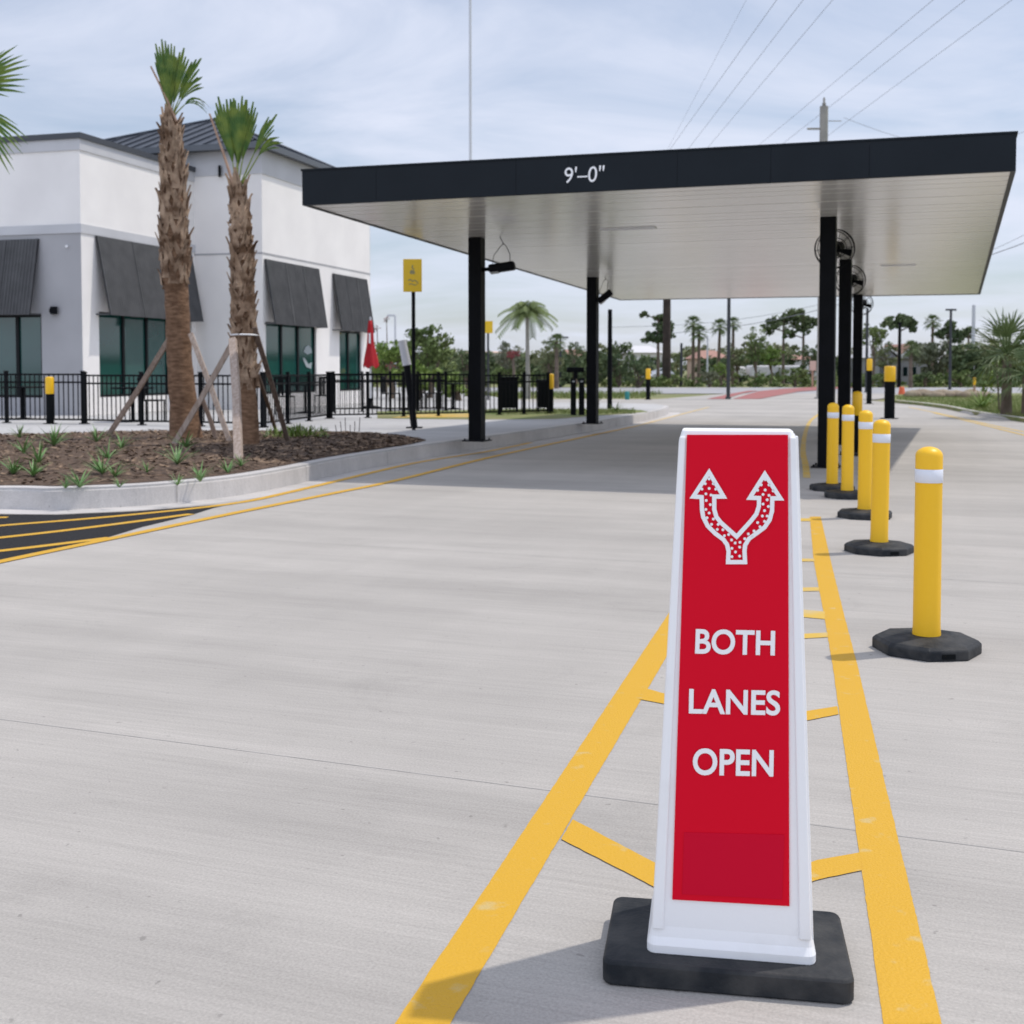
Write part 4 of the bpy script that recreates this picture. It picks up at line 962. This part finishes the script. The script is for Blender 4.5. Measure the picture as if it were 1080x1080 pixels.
# ------------------------------------------------------------------ small plants in the mulch
PLP = [(21, 463, 1.0, 'small strap-leaved plant at the back left corner of the mulch'), (25, 481, 1.1, 'strap-leaved plant in the second row at the left edge'), (14, 499, 1, 'strap-leaved plant in the front row at the left edge'), (41, 490, 1.25, 'large strap-leaved plant fourth from the left edge'), (35, 500, 1, 'low pale plant beside the large front-left clump'), (57, 473, 1.5, 'tallest strap-leaved plant below the yellow capped bollard'), (102, 469, 1.15, 'strap-leaved plant left of the first prop'), (84, 508, 1.1, 'plant alone near the kerb, left of centre of the bed'), (128, 476, 1.1, 'spiky plant just in front of the first prop foot'), (114, 486, 1.1, 'plant mid bed between two others left of the first palm'), (108, 499, 1.2, 'upright plant near the kerb left of the first palm'), (121, 500, .9, 'smaller plant right of the upright one near the kerb'), (126, 508, .6, 'tiny plant at the kerb left of the first palm'), (69, 509, .6, 'tiny pale plant at the kerb left of the lone plant'),
       (187, 489, 1.25, 'plant in front of the first palm near the crossing prop'), (196, 475, 1.2, 'plant at the foot of the crossing prop'), (211, 502, 1.0, 'sparse plant near the kerb between the palms'), (155, 497, .7, 'faint small plant near the kerb below the first palm'), (240, 494, .8, 'small plant left of the upright prop'), (254, 490, .8, 'small plant at the foot of the upright prop'), (187, 506, .6, 'tiny plant at the kerb below the first palm')]
def strap_plant(p, h, seed, label, n=16, m=None):
    rnd = random.Random(seed); t = T('strap_leaf_plant', label, 'plant', tuple(p), 'small green plants set in the mulch'); g = MB()
    for i in range(n):
        a = rnd.uniform(0, 6.28); el = rnd.uniform(.5, 1.35); l = h*rnd.uniform(.7, 1.15); o = Vector((math.cos(a), math.sin(a), 0)); sd = Vector((-math.sin(a), math.cos(a), 0)); w_ = rnd.uniform(.009, .016)*h/.28
        vs_ = []; K = 4
        for k in range(K+1):
            s = k/K; q = p+o*(l*s*math.cos(el)+.25*l*s*s)+Vector((0, 0, l*s*math.sin(el)-.18*l*s*s*math.cos(el))); ww = w_*(1-s**2*.93); vs_ += [q-sd*ww, q-Vector((0, 0, ww*.4)), q+sd*ww]
        g.add(vs_, [f for k in range(K) for f in ((3*k, 3*k+1, 3*k+4, 3*k+3), (3*k+1, 3*k+2, 3*k+5, 3*k+4))])
    part('leaves', g, m or M_plant, t)
for i, (u, v, s, lb) in enumerate(PLP):
    p = G(u, v, SW+.06); p.z = bedz(p.x, p.y); strap_plant(p, .215*s, i, lb, 12+int(8*s))
p = G(313, 464, SW+.05); p.z = bedz(p.x, p.y)
t = T('low_shrub', 'dense low green shrub right of the shorter palm', 'shrub', tuple(p)); g = MB(); rnd = random.Random(3)
for i in range(420):
    a = rnd.uniform(0, 6.28); r = rnd.uniform(0, .42); q = p+Vector((r*math.cos(a)*1.3, r*math.sin(a), rnd.uniform(0, .16)*(1-r))); d = Vector((rnd.uniform(-1, 1), rnd.uniform(-1, 1), rnd.uniform(.3, 1.6))).normalized()*.1; s = Vector((d.y, -d.x, 0)).normalized()*.012
    g.add([q-s, q+s, q+d], [(0, 1, 2)])
part('foliage', g, M_frond, t)
p = G(367, 461, SW); g = MB()
for k in range(6):
    q = p+Vector((.07*(k-2.5), .02*(k % 2), 0)); g.tube([q, q+Vector((.01*(k-3), 0, .2+.06*(k % 3)))], .006, 4)
solo('bare_stems', g, M_trunkd, 'few bare twigs standing behind the mulch tip', 'twigs')

# ------------------------------------------------------------------ trees
def leafquad(g, c, s, rnd):
    d = Vector((rnd.gauss(0, 1), rnd.gauss(0, 1), rnd.gauss(0, 1))).normalized(); a = d.orthogonal().normalized(); b = d.cross(a); k = s*rnd.uniform(.5, 1.2)
    g.add([c-a*k, c-b*k*.6, c+a*k, c+b*k*.6], [(0, 1, 2, 3)])
def clumpcrown(c, rad, nc, nl, ls, seed, cr=.34, flat=1):
    rnd = random.Random(seed); g = MB(); cs = []
    for i in range(nc):
        while 1:
            q = Vector((rnd.uniform(-1, 1), rnd.uniform(-1, 1), rnd.uniform(-1, 1)))
            if q.length < 1: break
        q = q*(.72+.28*rnd.random()); cc = Vector((c[0]+q.x*rad[0], c[1]+q.y*rad[1], c[2]+q.z*rad[2])); r = cr*rnd.uniform(.5, 1.15)*min(rad); cs.append(cc)
        for k in range(nl):
            e = Vector((rnd.gauss(0, 1), rnd.gauss(0, 1), rnd.gauss(0, 1))).normalized()*r*rnd.random()**.4; e.z *= .75*flat; leafquad(g, cc+e, ls, rnd)
    return g, cs
def tree(name, label, u, vb_D, vtop, vbot, wpx, lm, seed, z0=0, nc=34, nl=34, tr=.12, ls=None, cat='tree', group=None, cr=.36, tm=None, flat=1):
    D = vb_D; b = A(u, 390, D); b.z = z0; K = F/D; t = T(name, label, cat, tuple(b), group)
    zt, zl = H+(390-vtop)/K, H+(390-vbot)/K; rx = wpx/2/K; c = (b.x, b.y, (zt+zl)/2)
    g, cs = clumpcrown(c, (rx*.86, rx*.7, (zt-zl)/2*.86), nc, nl, ls or rx*.075, seed, cr, flat)
    part('crown', g, lm, t)
    g = MB(); g.tube([b-Vector((0, 0, .1)), Vector((b.x+.1*rx, b.y, lerp(z0, zl, .6))), Vector(c)+Vector((0, 0, -.1))], [tr, tr*.8, tr*.5], 8)
    rnd = random.Random(seed+5)
    for q in cs[:9]:
        s_ = Vector((b.x, b.y, lerp(zl, c[2], rnd.uniform(-.3, .6)))); g.tube([s_, s_.lerp(q, .5)+Vector((0, 0, .05)), q], [tr*.35, tr*.22, tr*.1], 5)
    part('trunk', g, tm or M_trunk, t); return t
def sabal(label, u, D, vc, rpx, seed, z0=0, lean=0, name='fan_palm', group='distant palms', nleaf=26, m=None, tr=.14, droopy=.5, fused=.45):
    b = A(u, 390, D); b.z = z0; K = F/D; t = T(name, label, 'palm tree', tuple(b), group); r = rpx/K; c = Vector((b.x+lean/K, b.y, H+(390-vc)/K))
    g = MB(); gp = MB(); rnd = random.Random(seed)
    for i in range(nleaf):
        a = i*2.4; el = lerp(1.4, -.75, i/nleaf); d = Vector((math.cos(a)*math.cos(el), math.sin(a)*math.cos(el), math.sin(el))); fan_leaf(g, gp, c, d, Vector((0, 0, 1)) if abs(el) < 1.2 else Vector((0, 1, 0)), r*.42, r*.66, 9, 1.0, droopy*rnd.uniform(.6, 1.2), r*.055, 0, seed+i, fused=fused)
    part('crown', g, m or M_frond2, t); part('leaf_stalks', gp, m or M_frond2, t)
    g = MB(); g.tube([b-Vector((0, 0, .1)), b.lerp(c, .5)+Vector((.0, 0, 0)), c], [tr*1.2, tr, tr*.85], 8); part('trunk', g, M_trunk, t)
def pine(label, u, D, clumps, seed, group='distant pines', m=None, tr=.16):
    b = A(u, 390, D); b.z = 0; K = F/D; t = T('pine_tree', label, 'tree', tuple(b), group); g = MB(); gt = MB(); zs = []
    top = max(clumps, key=lambda c: -c[1]); zt = H+(390-top[1])/K
    for i, (du, v, rw, rh) in enumerate(clumps):
        c = (b.x+du/K, b.y+random.uniform(-1, 1)*rw/K*.6, H+(390-v)/K); q, cs = clumpcrown(c, (rw*1.15/K, rw/K, rh*1.3/K), 15, 34, .17, seed+i, .6); g.add(q.v, q.f)
        s_ = Vector((b.x, b.y, min(c[2]-.4, zt-.3))); gt.tube([s_, Vector(c)], [tr*.4, tr*.25], 5)
    part('crown', g, m or M_leafB, t); gt.tube([b, Vector((b.x, b.y, zt))], [tr, tr*.5], 8); part('trunk', gt, M_trunk, t)
# behind the patio
tree('bushy_tree', 'tall bushy green tree behind the yellow sign and patio fence', 452, 47, 338, 404, 74, M_leafA, 11, SW, 46, 44)
tree('bushy_tree', 'dark rounded tree left of the first canopy column', 492, 50, 362, 405, 44, M_leafB, 12, SW)
tree('bushy_tree', 'bright green tree behind the red umbrella', 412, 46, 352, 405, 60, M_leafD, 13, SW, 38, 40)
tree('bushy_tree', 'olive shrub mass low behind the leaning post', 440, 44, 378, 416, 76, M_leafD, 14, SW, 38, 40)
tree('bushy_tree', 'low yellowish bush behind the patio fence near the first column', 482, 43, 390, 424, 56, M_leafD, 15, SW, 30, 36)
tree('flowering_tree', 'thin small tree with red blossom above the patio trees', 408, 49, 332, 342, 10, M_pinkl, 16, SW, 8, 26, .03)
tree('flowering_tree', 'red blossom bush beside the closed umbrella', 398, 48, 340, 350, 10, M_pinkl, 17, SW, 8, 26, .03)
tree('flowering_tree', 'low pinkish bush at the foot of the umbrella', 411, 42, 380, 390, 16, M_pinkl, 18, SW, 8, 26, .05)
# feather palm at 557
b = A(557, 390, 56); b.z = -.05; K = F/56; t = T('feather_palm', 'slender feather palm with drooping fronds between the two left columns', 'palm tree', tuple(b)); c = Vector((b.x-.05, b.y, H+(390-331)/K)); g = MB(); rnd = random.Random(4)
for i in range(34):
    a = i*2.4; el = lerp(1.3, -.05, i/34); l = 1.62*rnd.uniform(.85, 1.1); o = Vector((math.cos(a), math.sin(a), 0)); sd = Vector((-math.sin(a), math.cos(a), 0)); prev = None
    for k in range(19):
        s = k/18; q = c+o*(l*s*math.cos(el)*.95)+Vector((0, 0, l*(s*math.sin(el)-.62*s*s)+.05))
        if prev is not None:
            for s_ in (-1, 1):
                e = (sd*s_*.36+Vector((0, 0, -.24))+(q-prev)*1.0)*(1-.5*s); g.add([q-(q-prev)*.3, q+(q-prev)*.5, q+e+(q-prev)*.3, q+e], [(0, 1, 2, 3)])
        prev = q
part('crown', g, M_leafA, t); g = MB(); g.tube([b, c], [.12, .07], 8); part('trunk', g, M_polec, t)
# dark tall trunk (703)
sabal('tall dark palm trunk rising behind the canopy, grass at its foot', 703, 96, 215, 22, 60, 0, name='tall_palm', group=None, tr=.30)
for o in list(COL.objects):
    if o.name.startswith('tall_palm'):
        for ch in o.children:
            if ch.name.startswith('trunk'):
                ch.data.materials.clear(); ch.data.materials.append(M_trunkd)
tree('grass_mound', 'mound of long grass round the dark palm trunk', 703, 95, 396, 408, 44, M_leafC, 61, -.2, 20, 40, .1, cat='shrub')
# mid trees, left to right
tree('bushy_tree', 'brown-green tree left of the feather palm trunk, pink tinged', 535, 88, 352, 398, 40, M_leafE, 20)
tree('flowering_tree', 'dull pink flowering tree left of the feather palm trunk', 541, 80, 368, 380, 22, M_pinkl, 21)
tree('bushy_tree', 'round grey-green tree right of the feather palm trunk', 578, 85, 354, 400, 44, M_leafC, 22)
sabal('short dark palm right of the feather palm', 587, 84, 360, 12, 23)
tree('bushy_tree', 'dark wide tree left of the second canopy column', 606, 92, 352, 403, 30, M_leafB, 24)
tree('bushy_tree', 'broad dark tree right of the second canopy column', 652, 90, 354, 404, 50, M_leafB, 25, 0, 40, 40)
tree('bushy_tree', 'low dark hedge tree behind the roadside bollard', 672, 88, 372, 407, 50, M_leafB, 26)
pine('irregular pine in front of the dark palm trunk', 694, 100, [(-14, 332, 5, 2), (2, 335, 10, 4), (8, 345, 13, 6), (-6, 356, 14, 6), (8, 352, 9, 4)], 27)
sabal('twin-headed palm left of the light pole, taller', 731, 104, 342, 12, 28)
sabal('twin-headed palm left of the light pole, lower', 737, 103, 352, 12, 29)
sabal('leaning palm just left of the light pole', 757, 106, 345, 12, 30, lean=2)
sabal('palm top half hidden by the light pole', 773, 106, 342, 10, 31)
tree('bushy_tree', 'conical green tree right of the light pole', 796, 98, 338, 392, 36, M_leafA, 32, nc=40)
tree('bushy_tree', 'pale green bushy tree under the light pole', 777, 100, 358, 402, 34, M_leafC, 33)
pine('umbrella pine left of the nearest right column', 826, 108, [(-14, 345, 9, 6), (-2, 340, 12, 6), (8, 333, 12, 6), (18, 338, 9, 6)], 34)
pine('second umbrella pine against the nearest right column', 847, 106, [(-6, 332, 10, 5), (0, 345, 12, 6), (9, 340, 10, 5), (-14, 352, 8, 4)], 35)
tree('bushy_tree', 'bright lime bush among the pines', 812, 104, 362, 388, 40, M_leafD, 36)
tree('bushy_tree', 'dark tree behind the nearest right column', 856, 100, 356, 402, 40, M_leafB, 37)
tree('bushy_tree', 'dense green tree right of the farthest column', 920, 96, 336, 370, 40, M_leafA, 38, nc=40)
tree('bushy_tree', 'grey-green tree below the dense one right of the columns', 934, 100, 356, 394, 40, M_leafC, 39)
pine('tall slim pine above the grey house', 948, 92, [(-9, 341, 9, 6), (6, 339, 9, 5), (12, 344, 6, 5), (0, 335, 6, 3)], 40)
sabal('short dark palm in front of the grey house', 960.5, 88, 368, 12, 41, nleaf=36)
sabal('round-headed palm above the trees on the right', 983, 110, 340, 11, 42)
pine('pine cluster right of the round-headed palm', 1000, 105, [(0, 343, 8, 4), (-4, 352, 11, 5), (8, 356, 9, 5)], 43)
pine('small lone pine top left of the right-hand palm', 1021, 108, [(0, 351, 8, 4.5)], 44)
tree('bushy_tree', 'wide olive tree behind the tall right lamp pole', 985, 102, 353, 400, 60, M_leafE, 45, 0, 50, 44)
tree('bushy_tree', 'wide dark green tree left of the right-hand palm', 1024, 98, 358, 402, 66, M_leafB, 46, 0, 50, 44)
tree('bushy_tree', 'dark tree at the right edge behind the palm', 1070, 96, 352, 404, 60, M_leafB, 47, 0, 44, 44)
tree('roundish_shrub', 'green shrub clump behind the road at right', 1012, 92, 388, 406, 40, M_leafA, 48, cat='shrub')
tree('roundish_shrub', 'dark shrub by the road right of the columns', 975, 92, 391, 406, 34, M_leafB, 49, cat='shrub')
tree('roundish_shrub', 'low shrub behind the tall black and yellow bollard', 932, 90, 391, 407, 30, M_leafA, 50, cat='shrub')
tree('roundish_shrub', 'bright green shrub left of the light pole foot', 760, 93, 378, 402, 22, M_leafD, 51, cat='shrub')
tree('roundish_shrub', 'round grey shrub between dark trunk and light pole', 748, 91, 388, 406, 30, M_leafE, 52, cat='shrub')
tree('roundish_shrub', 'green shrub in front of the long white roofline', 838, 91, 384, 405, 34, M_leafA, 53, cat='shrub')
tree('roundish_shrub', 'dark shrub behind the second canopy column', 625, 90, 384, 406, 50, M_leafB, 54, cat='shrub')
tree('roundish_shrub', 'dark hedge plant right of the feather palm', 585, 89, 388, 408, 60, M_leafB, 55, cat='shrub')
tree('roundish_shrub', 'hedge plant left of the feather palm trunk', 535, 87, 384, 409, 50, M_leafA, 56, cat='shrub')
tree('young_sapling', 'thin sapling right of the second canopy column', 631, 33, 405, 436, 9, M_leafA, 57, SW, 10, 30, .02)
# far wood
g = MB(); rnd = random.Random(9)
for i in range(330):
    u = rnd.uniform(-700, 1800); D = rnd.uniform(128, 160); q = A(u, 390, D); r = rnd.uniform(1.5, 3.2)
    hz = max(0, noise.noise(Vector((u*.012, 3, 0)))*2.6)+rnd.uniform(.3, 2.6)
    cc, _ = clumpcrown((q.x, q.y, hz), (r*1.5, r, 1.7), 12, 26, .30, i, .5); g.add(cc.v, cc.f)
struct('far_wood', g, M_leafC, 'stuff')
g = MB()
for i in range(240):
    u = rnd.uniform(-500, 1500); D = rnd.uniform(111, 119); q = A(u, 390, D); r = rnd.uniform(1.0, 2.2)
    cc, _ = clumpcrown((q.x, q.y, rnd.uniform(.2, 2.2)), (r*1.5, r, 1.3), 12, 24, .24, i+900, .5); g.add(cc.v, cc.f)
struct('mid_wood', g, M_leafB, 'stuff')
g = MB()
for i in range(150):
    u = rnd.uniform(-300, 1400)
    D = rnd.uniform(92, 99); q = A(u, 390, D); r = rnd.uniform(.5, 1.5)
    cc, _ = clumpcrown((q.x, q.y, rnd.uniform(0, .55)), (r*1.6, r, .7), 9, 24, .17, i+1900, .5); g.add(cc.v, cc.f)
struct('roadside_scrub', g, M_leafA, 'stuff')
# right-hand palm
p = G(1060, 437, .1)
sabal('broad fan palm on the right verge with sweeping grey-green fronds', 1062, p.y, 374, 54, 70, .1, 0, 'broad_palm', None, 30, M_frond2, .14, .25, .22)
p = G(1074, 438, .1); sabal('second fan palm crowding the right edge of the verge', 1082, p.y-.6, 395, 40, 71, .1, 0, 'broad_palm', None, 18, M_frond2, .09, .5, .25)
p = G(1054, 434, .1); g = MB(); rnd = random.Random(8); t = T('leafy_sapling', 'small bright-leaved sapling left of the right-hand palm trunk', 'plant', tuple(p))
for i in range(60):
    q = p+Vector((rnd.uniform(-.5, .25), rnd.uniform(-.2, .2), rnd.uniform(.2, 1.5))); d = Vector((rnd.uniform(-1, 1), rnd.uniform(-.5, .5), rnd.uniform(-.6, .4))).normalized()*.28; s = d.cross(Vector((0, 0, 1))).normalized()*.05; g.add([q, q+d*.5+s, q+d, q+d*.5-s], [(0, 1, 2, 3)])
part('leaves', g, M_leafD, t); g = MB(); g.tube([p, p+Vector((-.1, 0, 1.4))], .025, 6); part('stem', g, M_trunk, t)
p = G(1036, 432, .1); strap_plant(p, .75, 91, 'tall strap-leaved plant on the right verge', 26, M_leafD); 
p = G(650, 434, SW); strap_plant(p, .3, 92, 'small dark plant at the tip of the kerbed lawn', 20, M_frond)

# ------------------------------------------------------------------ poles and wires
def pole(label, u, vb, ztop, r, m, name='light_pole', D=None, arm=None, cat='pole', group=None, r2=None):
    p = G(u, vb) if D is None else A(u, 390, D); p.z = 0 if D is None else -.05; t = T(name, label, cat, tuple(p), group)
    g = MB(); g.tube([p, (p.x, p.y, ztop)], [r, r2 or r*.8], 12); part('shaft', g, m, t)
    g = MB(); g.lathe([(r*1.5, 0), (r*1.5, .08), (r*1.1, .1)], 12, p); part('footing', g, m, t)
    if arm:
        g = MB()
        for (z, l0, l1) in arm: g.box((p.x+(l0+l1)/2, p.y, z), (abs(l1-l0), .1, .12)); 
        part('crossarm', g, m, t)
    return p
pole('dark grey light pole standing at the exit below the canopy edge', 768, 421, 9.3, .085, M_pole)
pole('short black pole between second left column and sign', 643, 438.5, 3.0, .075, M_black, 'black_pole')
pole('tall thin pale flagpole rising behind the canopy', 496.5, 0, 24, .075, M_galv, 'flagpole', D=60, r2=.06)
pp_ = pole('concrete utility pole showing above the canopy', 866, 0, 13.2, .2, M_polec, 'utility_pole', D=55, r2=.19)
g = MB(); 
for (dx, z) in ((.0, 13.2),):
    g.lathe([(.04, 0), (.09, .06), (.09, .14), (.04, .2), (.06, .3), (.02, .42)], 10, (pp_.x+dx, pp_.y, z))
t = [o for o in COL.objects if o.name == 'utility_pole'][0]; part('insulators', g, M_polec, t)
g = MB(); g.tube([(pp_.x-.75, pp_.y, 12.2), (pp_.x, pp_.y, 12.2)], .05, 6); g.tube([(pp_.x, pp_.y, 12.55), (pp_.x+.8, pp_.y, 12.55)], .02, 6); part('bracket', g, M_polec, t)
pole('black pole in front of the grey house', 948.5, 0, H+50*90/F, .13, M_blackm, 'light_pole', D=90)
pole('dark lamp pole with pale head right of the grey house', 1002, 0, H+(390-326)*80/F, .10, M_pole, 'light_pole', D=80, arm=[(H+(390-327)*80/F, -.35, .35)])
pole('pale tall pole left of the right-hand palm', 1026, 0, H+(390-322)*100/F, .17, M_galv, 'light_pole', D=100)
pole('slim pole right of the farthest column', 914, 0, H+(390-325)*70/F, .09, M_pole, 'light_pole', D=70)
pole('grey pole between dark trunk and twin palms', 718.5, 0, H+(390-362)*95/F, .12, M_pole, 'light_pole', D=95)
pole('thin pale pole left of the light pole', 746, 0, H+(390-355)*98/F, .08, M_galv, 'light_pole', D=98)
pole('street lamp above the patio trees', 417, 0, H+(390-333)*75/F, .07, M_galv, 'street_lamp', D=75, arm=[(H+(390-333)*75/F, -.5, 0)], cat='street lamp')
pole('thin utility pole right of the short dark palm', 591, 0, H+(390-353)*90/F, .09, M_pole, 'utility_pole', D=90, arm=[(H+(390-356)*90/F, -.6, .6)])
def wire(label, u0, u1, v1, zw, r=.013, D0=14, D1=150):
    kA = (390-0)/(zw-H); DA = F/kA; a = A(u0, 0, DA); kB = (390-v1)/(zw-H); DB = F/kB; b = A(u1, v1, DB); d = (b-a)/(DB-DA)
    g = MB(); p0 = a+d*(D0-DA); p1 = a+d*(D1-DA); pts = [p0.lerp(p1, i/16) for i in range(17)]; g.tube(pts, r, 4); solo('power_line', g, M_wire, label, 'power line', 'overhead wires', loc=tuple(p0))
wire('faintest overhead wire, leftmost of all', 787, 708, 150, 12.6, .005)
wire('overhead wire, first dark one from the left', 819, 708.5, 155, 12.3, .009)
wire('overhead wire, second dark one from the left', 847, 727.5, 155, 12.3, .009)
wire('overhead wire, third dark one from the left', 878, 747, 155, 12.3, .009)
wire('overhead wire, left one of the right-hand three', 984, 800.5, 153, 12.3, .009)
wire('overhead wire running to the top of the concrete pole', 1018, 825, 152, 12.3, .009)
wire('overhead wire, right one of the right-hand three', 1067, 884, 135, 12.3, .009)
def wire2(label, a, b, r):
    g = MB(); n = 12; g.tube([a.lerp(b, i/n)+Vector((0, 0, -1.2*math.sin(math.pi*i/n))) for i in range(n+1)], r, 4); solo('power_line', g, M_wire, label, 'power line', 'overhead wires', loc=tuple(a))
wire2('thin wire going right from the concrete pole', Vector((pp_.x+.9, pp_.y, 12.7)), A(1110, 128, 60), .01)
wire2('slack wire at the right edge below the canopy corner', A(700, 352, 110), A(1130, 238, 60), .022)
wire2('upper slack wire at the right edge', A(900, 290, 90), A(1130, 222, 60), .012)
wire2('thin wire behind the canopy above the pines', A(640, 345, 120), A(960, 296, 110), .018)

# ------------------------------------------------------------------ far houses, vehicles, small things
def house(label, u0, u1, D, vw0, vw1, mw, mr, ridge, hip=True, depth=8, gable_front=False, wins=3):
    a = A(u0, 390, D); b = A(u1, 390, D); K = F/D; ze = H+(390-vw0)/K; zr = H+(390-ridge)/K; c = Vector(((a.x+b.x)/2, D, 0)); t = T('house', label, 'house', tuple(c)); W = b.x-a.x
    g = MB(); g.box((c.x, D+depth/2, ze/2-.1), (W, depth, ze+.2)); wl = part('wall', g, mw, t)
    g = MB(); o = .35; x0, x1, y0, y1 = a.x-o, b.x+o, D-o, D+depth+o
    if gable_front:
        xm = (x0+x1)/2; g.add([(x0, y0, ze), (x1, y0, ze), (xm, y0, zr), (x0, y1, ze), (x1, y1, ze), (xm, y1, zr)], [(0, 2, 5, 3), (2, 1, 4, 5), (0, 3, 4, 1)]); part('roof', g, mr, t)
        g = MB(); g.add([(a.x, D, ze), (b.x, D, ze), (xm, D, zr-.15)], [(0, 1, 2)]); part('gable', g, mw, t)
        g = MB(); s = .12
        for xx in (x0, x1): g.hexa([(xx, y0-.06, ze-s), (xm, y0-.06, zr-s), (xm, y0-.005, zr-s), (xx, y0-.005, ze-s)], [(xx, y0-.06, ze+s), (xm, y0-.06, zr+s), (xm, y0-.005, zr+s), (xx, y0-.005, ze+s)])
        part('bargeboard', g, M_wallw, t)
    else:
        i_ = min(W, depth)*.35; ym = (y0+y1)/2
        g.add([(x0, y0, ze), (x1, y0, ze), (x1, y1, ze), (x0, y1, ze), (x0+i_, ym, zr), (x1-i_, ym, zr)], [(0, 1, 5, 4), (1, 2, 5), (2, 3, 4, 5), (3, 0, 4), (3, 2, 1, 0)]); part('roof', g, mr, t)
    for k in range(wins):
        x = a.x+W*(k+.5)/wins; g = MB(); g.box((x, D-.02, ze*.5), (min(1.2, W/wins*.45), .06, ze*.34)); part('window', g, M_glass2, wl)
house('white flat building with peach wall seen right of the first column', 494, 532, 125, 372, 384, M_wallw, M_wallp, 370)
house('peach roofed house right of the feather palm', 592, 622, 130, 375, 384, M_wallw, M_tile, 368)
house('house with pale and red roof right of the second canopy column', 664, 698, 128, 372, 386, M_wallw, M_roofw, 364)
house('house with a low red roof between dark trunk and light pole', 737, 768, 120, 378, 392, M_wallp, M_tile, 369)
house('grey gabled house right of the canopy columns', 925, 946, 104, 377, 396, M_wallg, M_roofw, 366, gable_front=True, wins=2)
house('long grey house with orange-edged gable behind the short palm', 950, 978, 106, 378, 396, M_wallg, M_tile, 362, gable_front=True, wins=3)
house('low white building with red roof among the pines', 838, 866, 115, 379, 386, M_wallw, M_tile, 374)
def car(p, label, name='parked_car', L_=4.4, W=1.8, hh=1.45, m=None, rz_=0):
    t = T(name, label, 'car', tuple(p)); M = Matrix.Rotation(rz_, 3, 'Z')
    pr = [(-2.2, .35), (-2.2, .75), (-1.9, .95), (-1.2, 1.0), (-.6, hh), (.9, hh), (1.6, 1.0), (2.15, .85), (2.2, .35)]; g = MB(); n = len(pr)
    g.add([Vector(p)+M@Vector((x*L_/4.4, s*W/2*(.85 if z > 1.1 else 1), z)) for s in (-1, 1) for x, z in pr], [tuple(range(n)), tuple(reversed(range(n, 2*n)))]+[(i, i+n, (i+1) % n+n, (i+1) % n) for i in range(n)]); part('body', g, m or M_car, t, bevel=.05)
    g = MB()
    for s in (-1, 1): g.add([Vector(p)+M@Vector((x*L_/4.4, s*(W/2*.93), z)) for x, z in ((-1.05, 1.03), (-.55, hh-.08), (.85, hh-.08), (1.4, 1.03))], [(0, 1, 2, 3)])
    part('side_windows', g, M_glass2, t)
    for x in (-1.4, 1.4):
        for s in (-1, 1): g = MB(); c = Vector(p)+M@Vector((x, s*(W/2-.08), .33)); g.tube([c-M@Vector((0, .11, 0)), c+M@Vector((0, .11, 0))], .33, 18); part('wheel', g, M_tyre, t)
p = A(692, 390, 110); p.z = 0; car(p, 'silver car half hidden behind the dark palm trunk', rz_=.9)
p = A(812, 390, 112); p.z = 0
t = T('parked_truck', 'long white truck behind the roadside shrubs, left of the columns', 'truck', tuple(p))
g = MB(); g.box(p+Vector((1.2, 0, 1.15)), (6.5, 2.3, 1.1)); part('cargo_box', g, M_roofw, t, bevel=.2, seg=3)
g = MB(); g.box(p+Vector((-3.2, 0, 1.0)), (1.6, 2.1, 1.2)); part('cab', g, M_wallw, t, bevel=.25, seg=3)
for x in (-3, .5, 3): g = MB(); g.tube([p+Vector((x, -1.1, .4)), p+Vector((x, -.8, .4))], .4, 14); part('wheel', g, M_tyre, t)
p = A(857, 390, 88); p.z = -.05; t = T('roadside_sign', 'small pink sign on a tan post left of the nearest right column', 'sign', tuple(p))
g = MB(); g.tube([p, (p.x, p.y, 1.5)], .07, 6); part('post', g, M_dry, t)
g = MB(); g.box((p.x, p.y-.1, 1.6), (.45, .05, .7)); part('panel', g, M_wallp, t)
